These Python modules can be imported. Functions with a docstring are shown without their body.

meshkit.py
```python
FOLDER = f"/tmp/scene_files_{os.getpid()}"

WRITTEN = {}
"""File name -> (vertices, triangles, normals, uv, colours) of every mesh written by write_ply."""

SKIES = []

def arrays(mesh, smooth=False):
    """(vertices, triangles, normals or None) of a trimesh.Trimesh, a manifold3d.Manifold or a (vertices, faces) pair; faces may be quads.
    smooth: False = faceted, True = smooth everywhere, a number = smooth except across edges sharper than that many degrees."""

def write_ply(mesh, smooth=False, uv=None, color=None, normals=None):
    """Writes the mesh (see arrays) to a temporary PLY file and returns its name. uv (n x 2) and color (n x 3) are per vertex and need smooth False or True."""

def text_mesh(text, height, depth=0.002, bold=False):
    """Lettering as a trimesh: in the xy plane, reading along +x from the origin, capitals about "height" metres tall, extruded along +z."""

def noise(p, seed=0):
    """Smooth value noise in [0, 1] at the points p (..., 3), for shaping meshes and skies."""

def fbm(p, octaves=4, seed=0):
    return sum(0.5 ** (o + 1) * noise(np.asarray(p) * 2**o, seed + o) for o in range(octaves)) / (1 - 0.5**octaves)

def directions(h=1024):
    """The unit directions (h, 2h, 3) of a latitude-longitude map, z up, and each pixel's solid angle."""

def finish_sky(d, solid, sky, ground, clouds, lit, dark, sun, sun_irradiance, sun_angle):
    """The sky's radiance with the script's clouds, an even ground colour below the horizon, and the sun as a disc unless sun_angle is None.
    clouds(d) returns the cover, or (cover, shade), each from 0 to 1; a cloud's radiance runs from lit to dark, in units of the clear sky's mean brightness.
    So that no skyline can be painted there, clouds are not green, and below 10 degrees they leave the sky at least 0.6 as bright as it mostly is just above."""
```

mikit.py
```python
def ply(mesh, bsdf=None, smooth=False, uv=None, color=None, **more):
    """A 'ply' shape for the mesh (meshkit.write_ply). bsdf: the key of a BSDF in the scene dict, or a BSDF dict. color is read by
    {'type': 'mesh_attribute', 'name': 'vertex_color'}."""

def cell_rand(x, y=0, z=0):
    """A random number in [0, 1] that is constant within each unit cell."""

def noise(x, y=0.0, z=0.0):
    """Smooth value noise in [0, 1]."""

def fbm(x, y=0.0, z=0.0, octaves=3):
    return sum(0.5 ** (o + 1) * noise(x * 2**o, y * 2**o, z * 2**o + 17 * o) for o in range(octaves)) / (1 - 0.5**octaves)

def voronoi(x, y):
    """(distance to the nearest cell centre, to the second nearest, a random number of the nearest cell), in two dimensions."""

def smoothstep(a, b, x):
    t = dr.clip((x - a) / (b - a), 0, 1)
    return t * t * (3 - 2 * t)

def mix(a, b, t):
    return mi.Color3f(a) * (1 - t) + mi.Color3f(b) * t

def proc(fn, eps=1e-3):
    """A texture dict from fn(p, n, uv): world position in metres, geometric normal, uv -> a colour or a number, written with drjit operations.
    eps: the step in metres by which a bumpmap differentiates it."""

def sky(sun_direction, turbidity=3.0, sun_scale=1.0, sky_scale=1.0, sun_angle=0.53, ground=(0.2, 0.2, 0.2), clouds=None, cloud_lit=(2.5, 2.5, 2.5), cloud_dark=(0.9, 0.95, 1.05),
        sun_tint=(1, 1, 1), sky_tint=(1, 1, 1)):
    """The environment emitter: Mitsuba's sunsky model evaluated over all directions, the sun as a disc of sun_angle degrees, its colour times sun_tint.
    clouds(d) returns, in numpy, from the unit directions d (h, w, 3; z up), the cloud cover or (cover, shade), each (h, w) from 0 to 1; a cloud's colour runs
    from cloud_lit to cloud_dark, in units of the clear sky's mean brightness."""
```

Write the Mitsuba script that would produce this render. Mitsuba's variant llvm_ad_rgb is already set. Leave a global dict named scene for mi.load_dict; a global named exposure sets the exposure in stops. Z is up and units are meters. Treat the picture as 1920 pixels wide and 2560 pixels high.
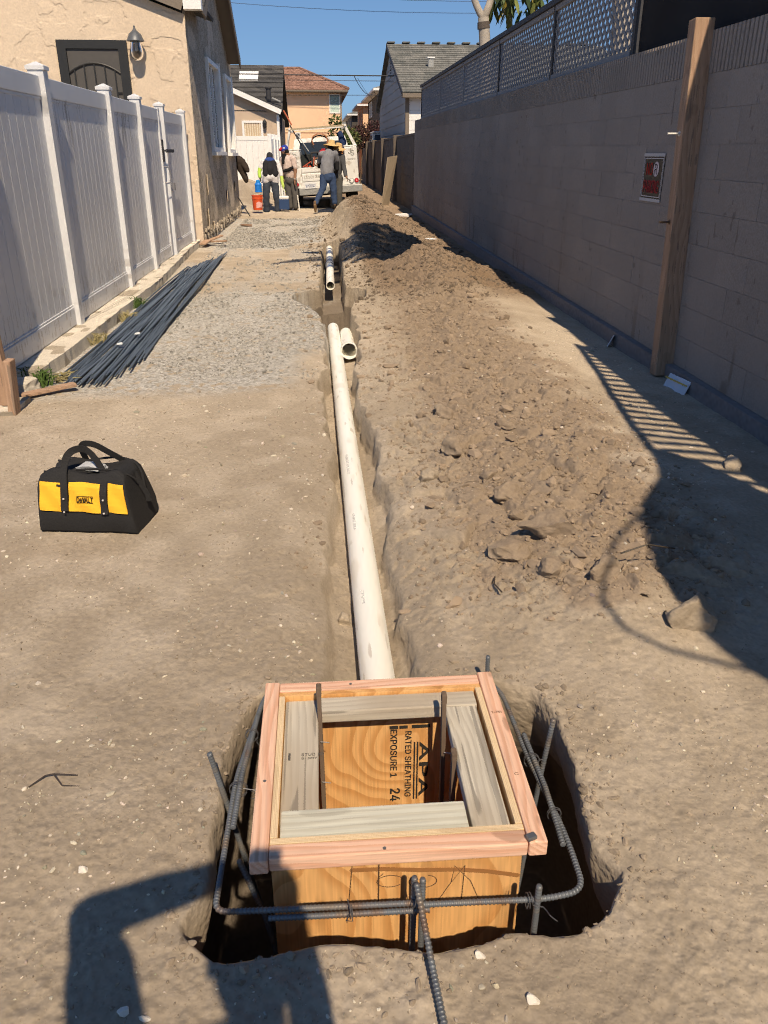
import math, numpy as np, trimesh, shapely, manifold3d as m3
import drjit as dr, mitsuba as mi, mikit, meshkit
from mikit import noise, fbm, smoothstep, mix, voronoi, cell_rand
T = mi.ScalarTransform4f
scene, labels = {}, {}
R = np.random.RandomState(11)
V = lambda *a: np.array(a, float)

# ---------------------------------------------------------------- camera, sky, exposure
EYE = V(0, 0, 1.47)
PITCH, YAW = math.radians(24.156), math.radians(4.435)
FWD = V(math.sin(YAW)*math.cos(PITCH), math.cos(YAW)*math.cos(PITCH), -math.sin(PITCH))
scene['camera'] = {'type': 'perspective', 'fov': 51.28, 'fov_axis': 'x', 'near_clip': 0.03, 'far_clip': 2000.0,
                   'to_world': T().look_at(origin=EYE.tolist(), target=(EYE+FWD).tolist(), up=[0, 0, 1])}
SUN = V(0.075, -0.664, 0.744)
scene['sky'] = mikit.sky(SUN.tolist(), turbidity=3.0, sky_scale=.66, sky_tint=(.78, .98, 1.20), sun_tint=(1., .985, .96), ground=(0.22, 0.19, 0.15))
exposure = 1.85

# ---------------------------------------------------------------- helpers
TM = trimesh.Trimesh
def cat(ms): return trimesh.util.concatenate(ms)
def key_for(name):
    if name not in scene and name not in labels: return name
    k = 1
    while f'{name}_{k:03d}' in scene or f'{name}_{k:03d}' in labels: k += 1
    return f'{name}_{k:03d}'
NUM = {}
def numbered(name):
    n = NUM.get(name, 0); NUM[name] = n+1
    return name if n == 0 else f'{name}_{n:03d}'
def tag(key, label=None, cat_=None, group=None, kind=None):
    d = labels.setdefault(key, {})
    for a, b in (('label', label), ('category', cat_), ('group', group), ('kind', kind)):
        if b: d[a] = b
    return key
def thing(name, label, cat_, group=None):
    return tag(numbered(name), label, cat_, group)
def put(name, mesh, mat, parent=None, smooth=False, uv=None, color=None, kind=None, label=None, to=None):
    if not isinstance(mesh, (TM, tuple)): mesh = man(mesh)
    key = numbered(f'{parent}__{name}' if parent else name)
    if color is not None:
        color = np.asarray(color, float)
        n = len(mesh[0] if isinstance(mesh, tuple) else mesh.vertices)
        if color.ndim == 1: color = np.tile(color, (n, 1))
        if not isinstance(smooth, bool): smooth = False
    more = {} if to is None else {'to_world': T(np.asarray(to).tolist())}
    scene[key] = mikit.ply(mesh, mat, smooth=smooth, uv=uv, color=color, **more)
    if kind or label: tag(key, label, None, None, kind)
    return key
def man(m):
    q = m.to_mesh()
    return TM(q.vert_properties[:, :3], q.tri_verts, process=False)
def box(x0, x1, y0, y1, z0, z1):
    b = trimesh.creation.box((abs(x1-x0), abs(y1-y0), abs(z1-z0)))
    b.apply_translation(((x0+x1)/2, (y0+y1)/2, (z0+z1)/2)); return b
def rbox(sx, sy, sz, r=.004, n=8):
    """a box with rounded edges round the origin"""
    s = m3.Manifold.sphere(r, n)
    return man(m3.Manifold.batch_hull([s.translate((a*(sx/2-r), b*(sy/2-r), c*(sz/2-r))) for a in (-1, 1) for b in (-1, 1) for c in (-1, 1)]))
def move(m, x=0, y=0, z=0, rx=0, ry=0, rz=0):
    m = m.copy()
    for a, ax in ((rx, (1, 0, 0)), (ry, (0, 1, 0)), (rz, (0, 0, 1))):
        if a: m.apply_transform(trimesh.transformations.rotation_matrix(math.radians(a), ax))
    m.apply_translation((x, y, z)); return m
def rot(m, deg, axis, about):
    m = m.copy(); m.apply_transform(trimesh.transformations.rotation_matrix(math.radians(deg), axis, about)); return m
def tube(pts, r, n=8, caps=True):
    p = np.asarray(pts, float); N = len(p)
    r = np.broadcast_to(np.asarray(r, float), (N,))
    t = np.gradient(p, axis=0); t /= np.linalg.norm(t, axis=1)[:, None]+1e-12
    ref = V(0, 0, 1) if abs(t[0, 2]) < .9 else V(1, 0, 0)
    vs = []; a = np.cross(t[0], ref); a /= np.linalg.norm(a)
    ang = np.arange(n)*2*np.pi/n
    for i in range(N):
        a = a-t[i]*(a@t[i]); a /= np.linalg.norm(a); b = np.cross(t[i], a)
        vs.append(p[i]+r[i]*(np.cos(ang)[:, None]*a+np.sin(ang)[:, None]*b))
    v = np.vstack(vs); f = []
    i, j = np.meshgrid(np.arange(N-1), np.arange(n), indexing='ij')
    A, B, C, D = i*n+j, i*n+(j+1) % n, (i+1)*n+(j+1) % n, (i+1)*n+j
    f = np.vstack([np.stack([A, B, C], -1).reshape(-1, 3), np.stack([A, C, D], -1).reshape(-1, 3)])
    if caps:
        v = np.vstack([v, p[0], p[-1]]); c0, c1 = N*n, N*n+1; jj = np.arange(n)
        f = np.vstack([f, np.stack([np.full(n, c0), (jj+1) % n, jj], -1), np.stack([np.full(n, c1), (N-1)*n+jj, (N-1)*n+(jj+1) % n], -1)])
    return TM(v, f, process=False)
def beam(p, q, w, h, roll=0.0):
    """a bar of w x h section from p to q"""
    p, q = np.asarray(p, float), np.asarray(q, float); L = np.linalg.norm(q-p); d = (q-p)/L
    ref = V(0, 0, 1) if abs(d[2]) < .95 else V(0, 1, 0)
    s = np.cross(d, ref); s /= np.linalg.norm(s); u = np.cross(s, d)
    b = trimesh.creation.box((w, L, h)); M = np.eye(4); M[:3, 0], M[:3, 1], M[:3, 2], M[:3, 3] = s, d, u, (p+q)/2
    if roll: b.apply_transform(trimesh.transformations.rotation_matrix(roll, (0, 1, 0)))
    b.apply_transform(M); return b
def lathe(prof, n=20, x=0, y=0, z=0):
    m = trimesh.creation.revolve(np.asarray(prof, float), sections=n); m.apply_translation((x, y, z)); return m
def prism(poly, d):
    return trimesh.creation.extrude_polygon(poly if hasattr(poly, 'exterior') else shapely.Polygon(poly), d, engine='earcut')
def frame_to(m, o, ex, ey, ez):
    """the mesh's own x, y, z laid along ex, ey, ez from o"""
    M = np.eye(4); M[:3, 0], M[:3, 1], M[:3, 2], M[:3, 3] = ex, ey, ez, o
    m = m.copy(); m.apply_transform(M); return m
def yz_prism(poly, x, d):      # polygon in (y, z), thick d towards +x
    return frame_to(prism(poly, d), V(x, 0, 0), V(0, 1, 0), V(0, 0, 1), V(1, 0, 0))
def xz_prism(poly, y, d):      # polygon in (x, z), thick d towards +y
    m = frame_to(prism(poly, d), V(0, y, 0), V(1, 0, 0), V(0, 0, 1), V(0, 1, 0)); m.invert(); return m
def spheres_hull(*pr):
    return m3.Manifold.batch_hull([m3.Manifold.sphere(r, 14).translate(tuple(float(c) for c in p)) for p, r in pr])
def limbs(chains, edge=.02, it=6):
    parts = []
    for ch in chains:
        for a, b in zip(ch[:-1], ch[1:]): parts.append(spheres_hull(a, b))
    m = m3.Manifold.batch_boolean(parts, m3.OpType.Add).refine_to_length(edge)
    t = man(m); t.merge_vertices(); trimesh.smoothing.filter_taubin(t, iterations=it); return t
def rock(size, seed, sub=2, rough=.35, flat=.7):
    s = trimesh.creation.icosphere(subdivisions=sub); v = s.vertices
    d = meshkit.fbm(v*1.3+seed*7.1, 3, seed)-.5
    r = np.random.RandomState(seed)
    for _ in range(9):                                   # broken faces
        n = r.normal(size=3); n /= np.linalg.norm(n); h = r.uniform(.42, .8); e = v@n-h
        v = v-np.clip(e, 0, None)[:, None]*n*.95
    v = v*(1+rough*d)[:, None]*np.array(size)*np.array([1, 1, flat])
    return TM(v, s.faces, process=False)
def text(s, h, depth=.001, bold=False): return meshkit.text_mesh(s, h, depth, bold)
def lay_text(m, o, ex, ey):
    ez = np.cross(ex, ey); return frame_to(m, o, ex, ey, ez)

# ---------------------------------------------------------------- materials
def mat(name, color=None, rough=.8, spec=.3, metallic=0., bump=None, bscale=1., two=True, **k):
    d = {'type': 'principled', 'base_color': {'type': 'rgb', 'value': list(color)} if isinstance(color, (tuple, list)) else color,
         'roughness': rough, 'specular': spec, 'metallic': metallic, **k}
    if bump is not None: d = {'type': 'bumpmap', 'arbitrary': bump, 'scale': bscale, 'bsdf': d}
    scene[name] = {'type': 'twosided', 'bsdf': d} if two else d
VC = {'type': 'mesh_attribute', 'name': 'vertex_color'}
mat('tinted_matte', VC, .9, .2)
mat('tinted_satin', VC, .45, .4)
mat('tinted_gloss', VC, .18, .5)
mat('bare_steel', VC, .42, .5, .55)
def gravel_mask(x, y, F):
    w = (F(x*1.3, y*1.3, 3.)-.5)*.9
    side = smoothstep(.12, -.18, x+w*.5)
    band = .55*smoothstep(5.6, 6.5, y)*smoothstep(.42, .62, F(x*3.1, y*1.1, 9.))*smoothstep(21., 20., y)+smoothstep(5.5, 5.9, y+w*.6-x*.18)*smoothstep(9.9, 9.0, y+w)+smoothstep(14.2, 15.2, y+w*2)*smoothstep(21.5, 20.5, y+w)*.9
    return side*dr.minimum(band, 1.)
def dirt_color(p, n, uv):
    x, y, z = p.x, p.y, p.z
    big = fbm(x*.9, y*.9, z*.9+4, 3); mid = noise(x*7, y*7, z*7); fine = noise(x*95, y*95, z*95); f2 = noise(x*260, y*260, z*260)
    c = mix((.288, .240, .182), (.362, .308, .238), smoothstep(.3, .7, big*.7+mid*.3))
    c = mix(c, (.385, .33, .262), smoothstep(.52, .75, mid)*.35)
    brown = smoothstep(.35, .75, big*.4+.5*smoothstep(6.5, 10, y)*smoothstep(.25, .8, x))
    c = mix(c, (.172, .120, .078), brown*.92)
    u = (x-1.02-.03*(y-3)+(mid-.5)*.35)/.55; dug = dr.exp(-u*u)*smoothstep(2.1, 2.7, y+(mid-.5)*.6)          # freshly dug, browner soil
    c = mix(c, (.218, .165, .118), smoothstep(.35, .7, dug*.75+big*.35)*.75)
    damp_shade = smoothstep(-.215, -.235, z+(noise(x*11, y*11, z*14)-.5)*.06)      # damp subsoil in the pit cuts; in the hole this paints in its shade
    c = mix(c, (.125, .102, .08), damp_shade*.8)
    g = gravel_mask(x, y, noise)
    c = mix(c, mix((.20, .19, .17), (.42, .405, .375), noise(x*60, y*60, 2.)), g*smoothstep(.2, .55, noise(x*26, y*26, 4.)+.35*mid))
    c = c*(.78+.27*fine+.17*f2)
    return c
def dirt_bump(p, n, uv):
    x, y, z = p.x, p.y, p.z
    return noise(x*38, y*38, z*38)*.007+noise(x*85, y*85, z*85)*.0030+noise(x*190, y*190, z*190)*.0012
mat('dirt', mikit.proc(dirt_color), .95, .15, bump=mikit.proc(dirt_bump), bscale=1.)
def wood_fn(c1, c2, freq, warp, knots=0., stain=None, swirl=0.):
    def f(p, n, uv):
        ax, s = uv.x, uv.y
        a = dr.select(ax < .5, p.x, dr.select(ax < 1.5, p.y, p.z)); b = dr.select(ax < .5, p.y, p.x); c = dr.select(ax < 1.5, p.z, p.y)
        wv = noise(a*2.2+s, b*7+s, c*7)*warp+noise(a*7+s*3, b*16, c*16)*warp*.3
        if swirl:
            wv = wv+swirl*noise(a*4.2+s, b*6.5+s*2, c*2.)
        t = (b*.8+c*.65)*freq+s*9+wv
        ring = t-dr.floor(t)
        k = smoothstep(.25, .85, ring)*smoothstep(1., .93, ring)
        fib = noise(a*14+s, b*300, c*300)
        col = mix(c1, c2, k*.75)*(.86+.24*fib)
        if knots:
            col = mix(col, tuple(v*.45 for v in c2), smoothstep(.80, .86, noise(a*9+s*5, b*20, c*20))*knots)
        if stain is not None:
            col = mix(col, stain, smoothstep(.45, .75, noise(a*5+s*2, b*9, c*9))*.7)
            col = mix(col, (.10, .09, .08), smoothstep(.72, .8, noise(a*6+s, b*120, c*120))*.5)
        return col
    return mikit.proc(f)
mat('fir_timber', wood_fn((.72, .475, .345), (.60, .325, .21), 62, 4.2, .5), .6, .3)
mat('grey_timber', wood_fn((.52, .485, .41), (.42, .38, .31), 70, 3.2, .5, (.36, .30, .225)), .75, .2)
mat('pale_timber', wood_fn((.56, .555, .475), (.47, .45, .36), 60, 3.0, .3), .7, .2)
mat('ply_edge', wood_fn((.70, .56, .37), (.56, .39, .21), 330, .5, .2), .7, .2)
mat('plywood', wood_fn((.66, .385, .16), (.49, .235, .075), 14, 2.2, .25, None, 9.), .55, .3)
mat('post_timber', wood_fn((.40, .27, .185), (.31, .195, .13), 34, 2.0, .3, (.32, .21, .14)), .75, .2)
WALLC = (.205, .172, .148)
def wall_color(p, n, uv):
    x, y, z = p.x, p.y, p.z
    c = mix((.245, .217, .196), (.29, .26, .238), fbm(y*1.1, z*1.3, 1., 3))
    row = dr.floor((z-.0045*(y-5)-.12)/.2); c = c*(.955+.09*cell_rand(dr.floor((y-2.-.2*(row-2*dr.floor(row/2)))/.4), row, 7.))
    c = c*(.86+.28*noise(y*140, z*140, x*140))
    st = smoothstep(.60, .75, noise(y*5, z*.8, 3.))*smoothstep(.4, .65, noise(y*26, z*7, 7.))*smoothstep(1.3, .2, z+noise(y*2., 1., 1.)*.5)
    c = mix(c, (.15, .115, .09), st*.6)
    ch = smoothstep(.88, .92, noise(y*34, z*15, 5.))*smoothstep(.52, .7, noise(y*3, z*3, 15.))
    return mix(c, (.12, .10, .085), ch*.55)
def wall_bump(p, n, uv): return noise(p.y*160, p.z*160, p.x*160)*.004+noise(p.y*45, p.z*45, p.x*45)*.004
mat('painted_block', mikit.proc(wall_color), .85, .25, bump=mikit.proc(wall_bump))
def stucco_color(p, n, uv):
    c = mix((.58, .475, .36), (.65, .54, .415), fbm(p.x*1.2, p.z*1.2, p.y, 3))
    return c*(.9+.16*noise(p.x*60, p.z*60, p.y*60))
def stucco_bump(p, n, uv):
    return smoothstep(.52, .6, noise(p.x*4.6, p.z*6.5, p.y*3)+.18*noise(p.x*22, p.z*22, 3.))*.010+noise(p.x*50, p.z*50, p.y*50)*.003
mat('beige_stucco', mikit.proc(stucco_color), .9, .2, bump=mikit.proc(stucco_bump, eps=4e-3))
def rough_color(p, n, uv):
    y, z = p.y+p.x, p.z
    c = mix((.30, .255, .20), (.42, .37, .30), fbm(y*2, z*2, 1., 3))
    pit = smoothstep(.55, .72, noise(y*26, z*26, 2.))
    c = mix(c, (.17, .14, .11), pit*.55)
    c = mix(c, (.55, .47, .38), smoothstep(.7, .78, noise(y*3.1, z*2.2, 6.))*.6)
    return c*(.8+.35*noise(y*90, z*90, 4.))
def rough_bump(p, n, uv): return noise((p.y+p.x)*26, p.z*26, 2.)*(-.010)+noise((p.y+p.x)*80, p.z*80, 2.)*.003
mat('rough_stucco', mikit.proc(rough_color), .95, .1, bump=mikit.proc(rough_bump, eps=3e-3))
def vinyl_color(p, n, uv):
    c = mi.Color3f(.585, .60, .625)*(.95+.07*noise(p.y*9, p.z*3, 2.))
    drip = smoothstep(.62, .8, noise(p.y*30, p.z*3.2, 3.)*.75+noise(p.y*7, 2., 2.)*.35)*smoothstep(1.55, 1.8, p.z+.25*noise(p.y*24, 4., 1.))*smoothstep(1.90, 1.86, p.z)
    c = mix(c, (.12, .115, .11), drip*.55*smoothstep(.45, .7, noise(p.y*1.6, 9., 1.)))
    low = smoothstep(.70, .8, noise(p.y*60, p.z*14, 5.))*smoothstep(.7, .3, p.z)
    return mix(c, (.30, .26, .22), low*.45)
mat('white_vinyl', mikit.proc(vinyl_color), .35, .5)
def concrete_color(p, n, uv):
    c = mix((.44, .40, .33), (.56, .52, .45), fbm(p.x*5, p.y*5, p.z*5, 3))
    c = mix(c, (.22, .18, .13), smoothstep(.66, .74, noise(p.x*11, p.y*6, p.z*11))*.7)
    return c*(.85+.25*noise(p.x*120, p.y*120, p.z*120))
mat('old_concrete', mikit.proc(concrete_color), .9, .2)
def pvc_color(p, n, uv):
    c = mix((.80, .785, .71), (.84, .835, .785), noise(p.x*6, p.y*1.5, p.z*6))
    sc = smoothstep(.76, .84, noise(p.x*70, p.y*9, p.z*70))*smoothstep(.35, .7, noise(p.x*9, p.y*4, 3.))
    c = mix(c, (.42, .36, .28), sc*.55)
    return mix(c, (.60, .50, .37), smoothstep(.62, .8, noise(p.x*22, p.y*7, p.z*22))*.3)
mat('pvc', mikit.proc(pvc_color), .3, .5)
def shingle_fn(c1, c2, rows):
    def f(p, n, uv):
        r = dr.floor(uv.y/rows)
        return mix(c1, c2, cell_rand(uv.x*4+cell_rand(r, 5.)*9, r, 3.))*(.8+.3*noise(uv.x*40, uv.y*40, 2.))
    return mikit.proc(f)
mat('pane', (.02, .025, .03), .05, .6)
# ---------------------------------------------------------------- ground: one sheet with the trench, the pit, the hole and the spoil heaps
TR = shapely.Polygon([(-.05, 1.8), (-.04, 2.05), (-.03, 2.4), (-.03, 2.83), (.01, 3.44), (.04, 3.77), (.04, 4.26), (0, 5.0), (-.01, 5.54), (0, 6.19), (.03, 7.5), (.0, 8.1),
                      (.31, 8.1), (.31, 6.9), (.25, 5.9), (.23, 5.3), (.24, 4.7), (.30, 4.14), (.27, 3.62), (.28, 3.3), (.24, 2.85), (.25, 2.4), (.27, 2.13), (.28, 1.8)])
PIT = shapely.Polygon([(.0, 7.75), (-.02, 8.15), (-.12, 8.7), (-.30, 9.15), (-.30, 9.45), (-.02, 9.75), (.30, 9.85), (.53, 9.66), (.50, 9.1), (.36, 8.75), (.29, 8.35), (.31, 7.75)])
TR2 = shapely.Polygon([(-.02, 9.3), (-.02, 10.4), (.02, 12.4), (.07, 14.6), (.35, 14.3), (.34, 13.1), (.32, 11.5), (.29, 9.3)])
HOLE = shapely.Polygon([(-.20, 1.97), (-.275, 1.72), (-.28, 1.55), (-.285, 1.31), (-.33, 1.20), (-.25, 1.13), (-.04, 1.125), (.1, 1.12), (.26, 1.13), (.34, 1.168), (.48, 1.155), (.57, 1.19),
                        (.63, 1.26), (.59, 1.36), (.60, 1.48), (.625, 1.63), (.63, 1.79), (.60, 1.93), (.50, 2.0), (.27, 1.99)]).buffer(-.035).buffer(.046)
def sstep(a, b, x):
    t = np.clip((x-a)/(b-a), 0, 1); return t*t*(3-2*t)
def inside(poly, x, y, w):
    pt = shapely.points(np.column_stack([x, y])); d = shapely.distance(poly.exterior, pt)
    return sstep(-.004, w, np.where(shapely.contains(poly, pt), d, -d))
def N2(x, y, f, o=3, seed=0): return meshkit.fbm(np.stack([x*f, y*f, np.full_like(x, seed*3.7)], -1), o, seed)-.5
def heaps(x, y):
    g = lambda u: np.exp(-u*u)
    w1 = N2(x, y, 1.1, 2, 5)*.5
    x_, y_ = x+w1, y+w1
    z = .13*g((x_-1.35)/.75)*sstep(2.0, 3.0, y_)*(1-sstep(8.5, 10, y_))
    z = z+.08*g((x_-1.05)/.35)*g((y_-2.5)/.45)
    z = z+.40*g((x_-1.42)/.62)*g((y_-10.6)/np.where(y_ > 10.6, .75, 1.25))
    z = z+.55*g((x_-1.0)/.62)*sstep(12.6, 15.0, y_)*(1-sstep(20.2, 22.5, y_))
    z = z+.16*g((x_-.62)/.25)*sstep(10.5, 12, y_)*(1-sstep(19, 21, y_))
    z = z+.75*g((x+2.2)/.9)*g((y-27.0)/1.6)
    return z
def loose(x, y):                                         # how lumpy the soil lies
    g = lambda u: np.exp(-u*u)
    return np.clip(.95*g((x-1.0-.03*(y-3))/.52)*sstep(2.0, 2.6, y)*(1-sstep(8, 9.5, y))+1.0*g((x-1.4)/.9)*sstep(8.2, 9.4, y)*(1-sstep(21, 23, y))+.25*g((x-.15)/.5)*sstep(1.9, 3, y), 0, 1)
from scipy.spatial import cKDTree
def clod_field(x, y, cell, seed):
    """broken ground: tilted plates with cracks between them; (height, crack), cell in metres"""
    r = np.random.RandomState(seed); n = int(2.9*21/cell**2); p = np.column_stack([r.uniform(-.2, 2.7, n), r.uniform(1.7, 22.7, n)])
    d, i = cKDTree(p).query(np.column_stack([x+N2(x, y, .9/cell, 2, seed)*cell*.9, y+N2(x, y, .9/cell, 2, seed+1)*cell*.9]), k=2)
    q = r.normal(0, 1, (n, 3)); i0 = i[:, 0]; o = np.column_stack([x, y])-p[i0]
    return (q[i0, 0]*.16*cell+(q[i0, 1]*o[:, 0]+q[i0, 2]*o[:, 1])*.32), 1-sstep(.02*cell, .22*cell, d[:, 1]-d[:, 0])
def height(x, y):
    x, y = np.atleast_1d(np.asarray(x, float)), np.atleast_1d(np.asarray(y, float)); sh = x.shape; x, y = x.ravel(), y.ravel()
    z = np.zeros_like(x)
    k = (np.abs(x) < 4) & (y > -2) & (y < 30); X, Y = x[k], y[k]
    L = loose(X, Y)
    far = np.clip(Y/6, .4, 3.)
    h = heaps(X, Y)+N2(X, Y, 1.3, 2, 1)*.05+N2(X, Y, 5, 3, 2)*(.018+.05*L)+N2(X, Y, 15, 3, 3)*(.007+.022*L)*np.clip(2.2-Y/16, .7, 1)+N2(X, Y, 6, 2, 14)*.10*L*(Y > 8)+N2(X, Y, 50, 2, 4)*(.004+.014*L)*(Y < 6)
    for cell, sd, amp in ((.16, 50, .44), (.08, 60, .46), (.036, 70, .62)):
        kk = (L > .02) & ((Y < 7) | (cell > .05)); a_, c_ = clod_field(X[kk], Y[kk], cell*(1+(0)), sd)
        mk = np.clip(L[kk]*1.4*sstep(-.09, .11, N2(X[kk], Y[kk], 1.9, 2, sd+2)+.16*(L[kk]-.45)+.05*(Y[kk] > 8.5)), 0, 1)
        h[kk] += amp*mk*(np.clip(a_, -.3*cell, .3*cell)-.22*cell*c_)
    rut = np.exp(-((X+.75+.05*np.sin(Y))/.16)**2)*.012+np.exp(-((X+1.35)/.16)**2)*.010
    h = h-rut*sstep(3, 4, Y)
    jx, jy = N2(X, Y, 7, 2, 6)*.085+N2(X, Y, 2.3, 2, 16)*.07, N2(X, Y, 7, 2, 7)*.08
    dish0 = .095*(1-.75*sstep(2.8, 5.0, Y)); a = inside(TR, X+jx, Y+jy*.5, .022)*np.clip(.160+.0125*(Y-2)-dish0, .05, .3)
    # the trench's left lip has slumped
    dish = .095*(1-.75*sstep(2.8, 5.0, Y)); h = h-dish*np.exp(-((X-.13)/np.where(X > .13, .15, .19))**2)*sstep(1.9, 2.2, Y)*(1-sstep(7.6, 8.3, Y))
    b = inside(PIT, X+jx*.5, Y+jy*.5, .03)*.58
    c = inside(TR2, X+jx*.6, Y+jy*.5, .035)*.30
    d = inside(HOLE, X+N2(X, Y, 4, 1, 6)*.05+N2(X, Y, 11, 1, 26)*.012, Y+N2(X, Y, 4, 1, 7)*.05+N2(X, Y, 11, 1, 27)*.012, .075)*.80
    fl = N2(X, Y, 7, 3, 8)*.03
    cut = np.maximum.reduce([a, b, c, d])
    h = h*(1-sstep(.02, .25, np.maximum.reduce([b, c, d])))-cut+fl*sstep(.05, .15, cut)
    h = h*1.0-.03*sstep(1.75, 2.05, -X)*0
    z[k] = h
    return z.reshape(sh)
def axis(parts):
    out = []
    for a, b, s in parts: out.append(np.arange(a, b-1e-9, s))
    return np.concatenate(out+[[parts[-1][1]]])
gx = np.concatenate([[-260, -90, -40, -20, -10, -6, -4.2], axis([(-3.6, -2.0, .05), (-2.0, -.45, .022), (-.45, .80, .0085), (.80, 1.6, .013), (1.6, 2.7, .022)]), [2.9, 3.3, 4.2, 6, 10, 20, 40, 90, 260]])
gy = [.55]
while gy[-1] < 30: gy.append(gy[-1]+max(.0080, .0036*gy[-1]))
gy = np.concatenate([[-260, -60, -20, -8, -4, -2, -1, -.5, -.2, .0, .15, .3, .45], gy, [31, 33, 36, 40, 50, 70, 110, 260, 700]])
GX, GY = np.meshgrid(gx, gy); GZ = height(GX, GY)
_d = inside(HOLE, GX.ravel(), GY.ravel(), .016).reshape(GX.shape)*((GX > -.5) & (GX < .8) & (GY < 2.2))
_u = sstep(.02, .5, -GZ)*(np.hypot(GX-.15, GY-1.55) < .75)*(GY < 2.0)
GXW, GYW = GX+(GX-.15)*.42*_u, GY+(GY-1.55)*.26*_u      # the hole is dug wider below than at its lip
nx, ny = len(gx), len(gy); ii, jj = np.meshgrid(np.arange(ny-1), np.arange(nx-1), indexing='ij'); q = ii*nx+jj
_zf = GZ.ravel(); _t = (np.abs(_zf[q]-_zf[q+nx+1]) <= np.abs(_zf[q+1]-_zf[q+nx]))[..., None]   # split each cell along its level direction
quads = np.vstack([np.where(_t, np.stack([q, q+1, q+nx+1], -1), np.stack([q, q+1, q+nx], -1)).reshape(-1, 3), np.where(_t, np.stack([q, q+nx+1, q+nx], -1), np.stack([q+1, q+nx+1, q+nx], -1)).reshape(-1, 3)])
ground = TM(np.column_stack([GXW.ravel(), GYW.ravel(), GZ.ravel()]), quads, process=False)
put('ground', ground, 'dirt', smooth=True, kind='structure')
tag('ground', 'bare tan dirt of the alley, cut by a narrow trench and heaped with spoil on the right')
from scipy.interpolate import RegularGridInterpolator
_gz = RegularGridInterpolator((gy, gx), GZ, bounds_error=False, fill_value=0.)
def gz(x, y): return _gz(np.stack([np.asarray(y, float), np.asarray(x, float)], -1))
def slope_ok(x, y, s=.35):
    e = .02; return (np.abs(gz(x+e, y)-gz(x-e, y)) < s*2*e*2) & (np.abs(gz(x, y+e)-gz(x, y-e)) < s*2*e*2)
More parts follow.
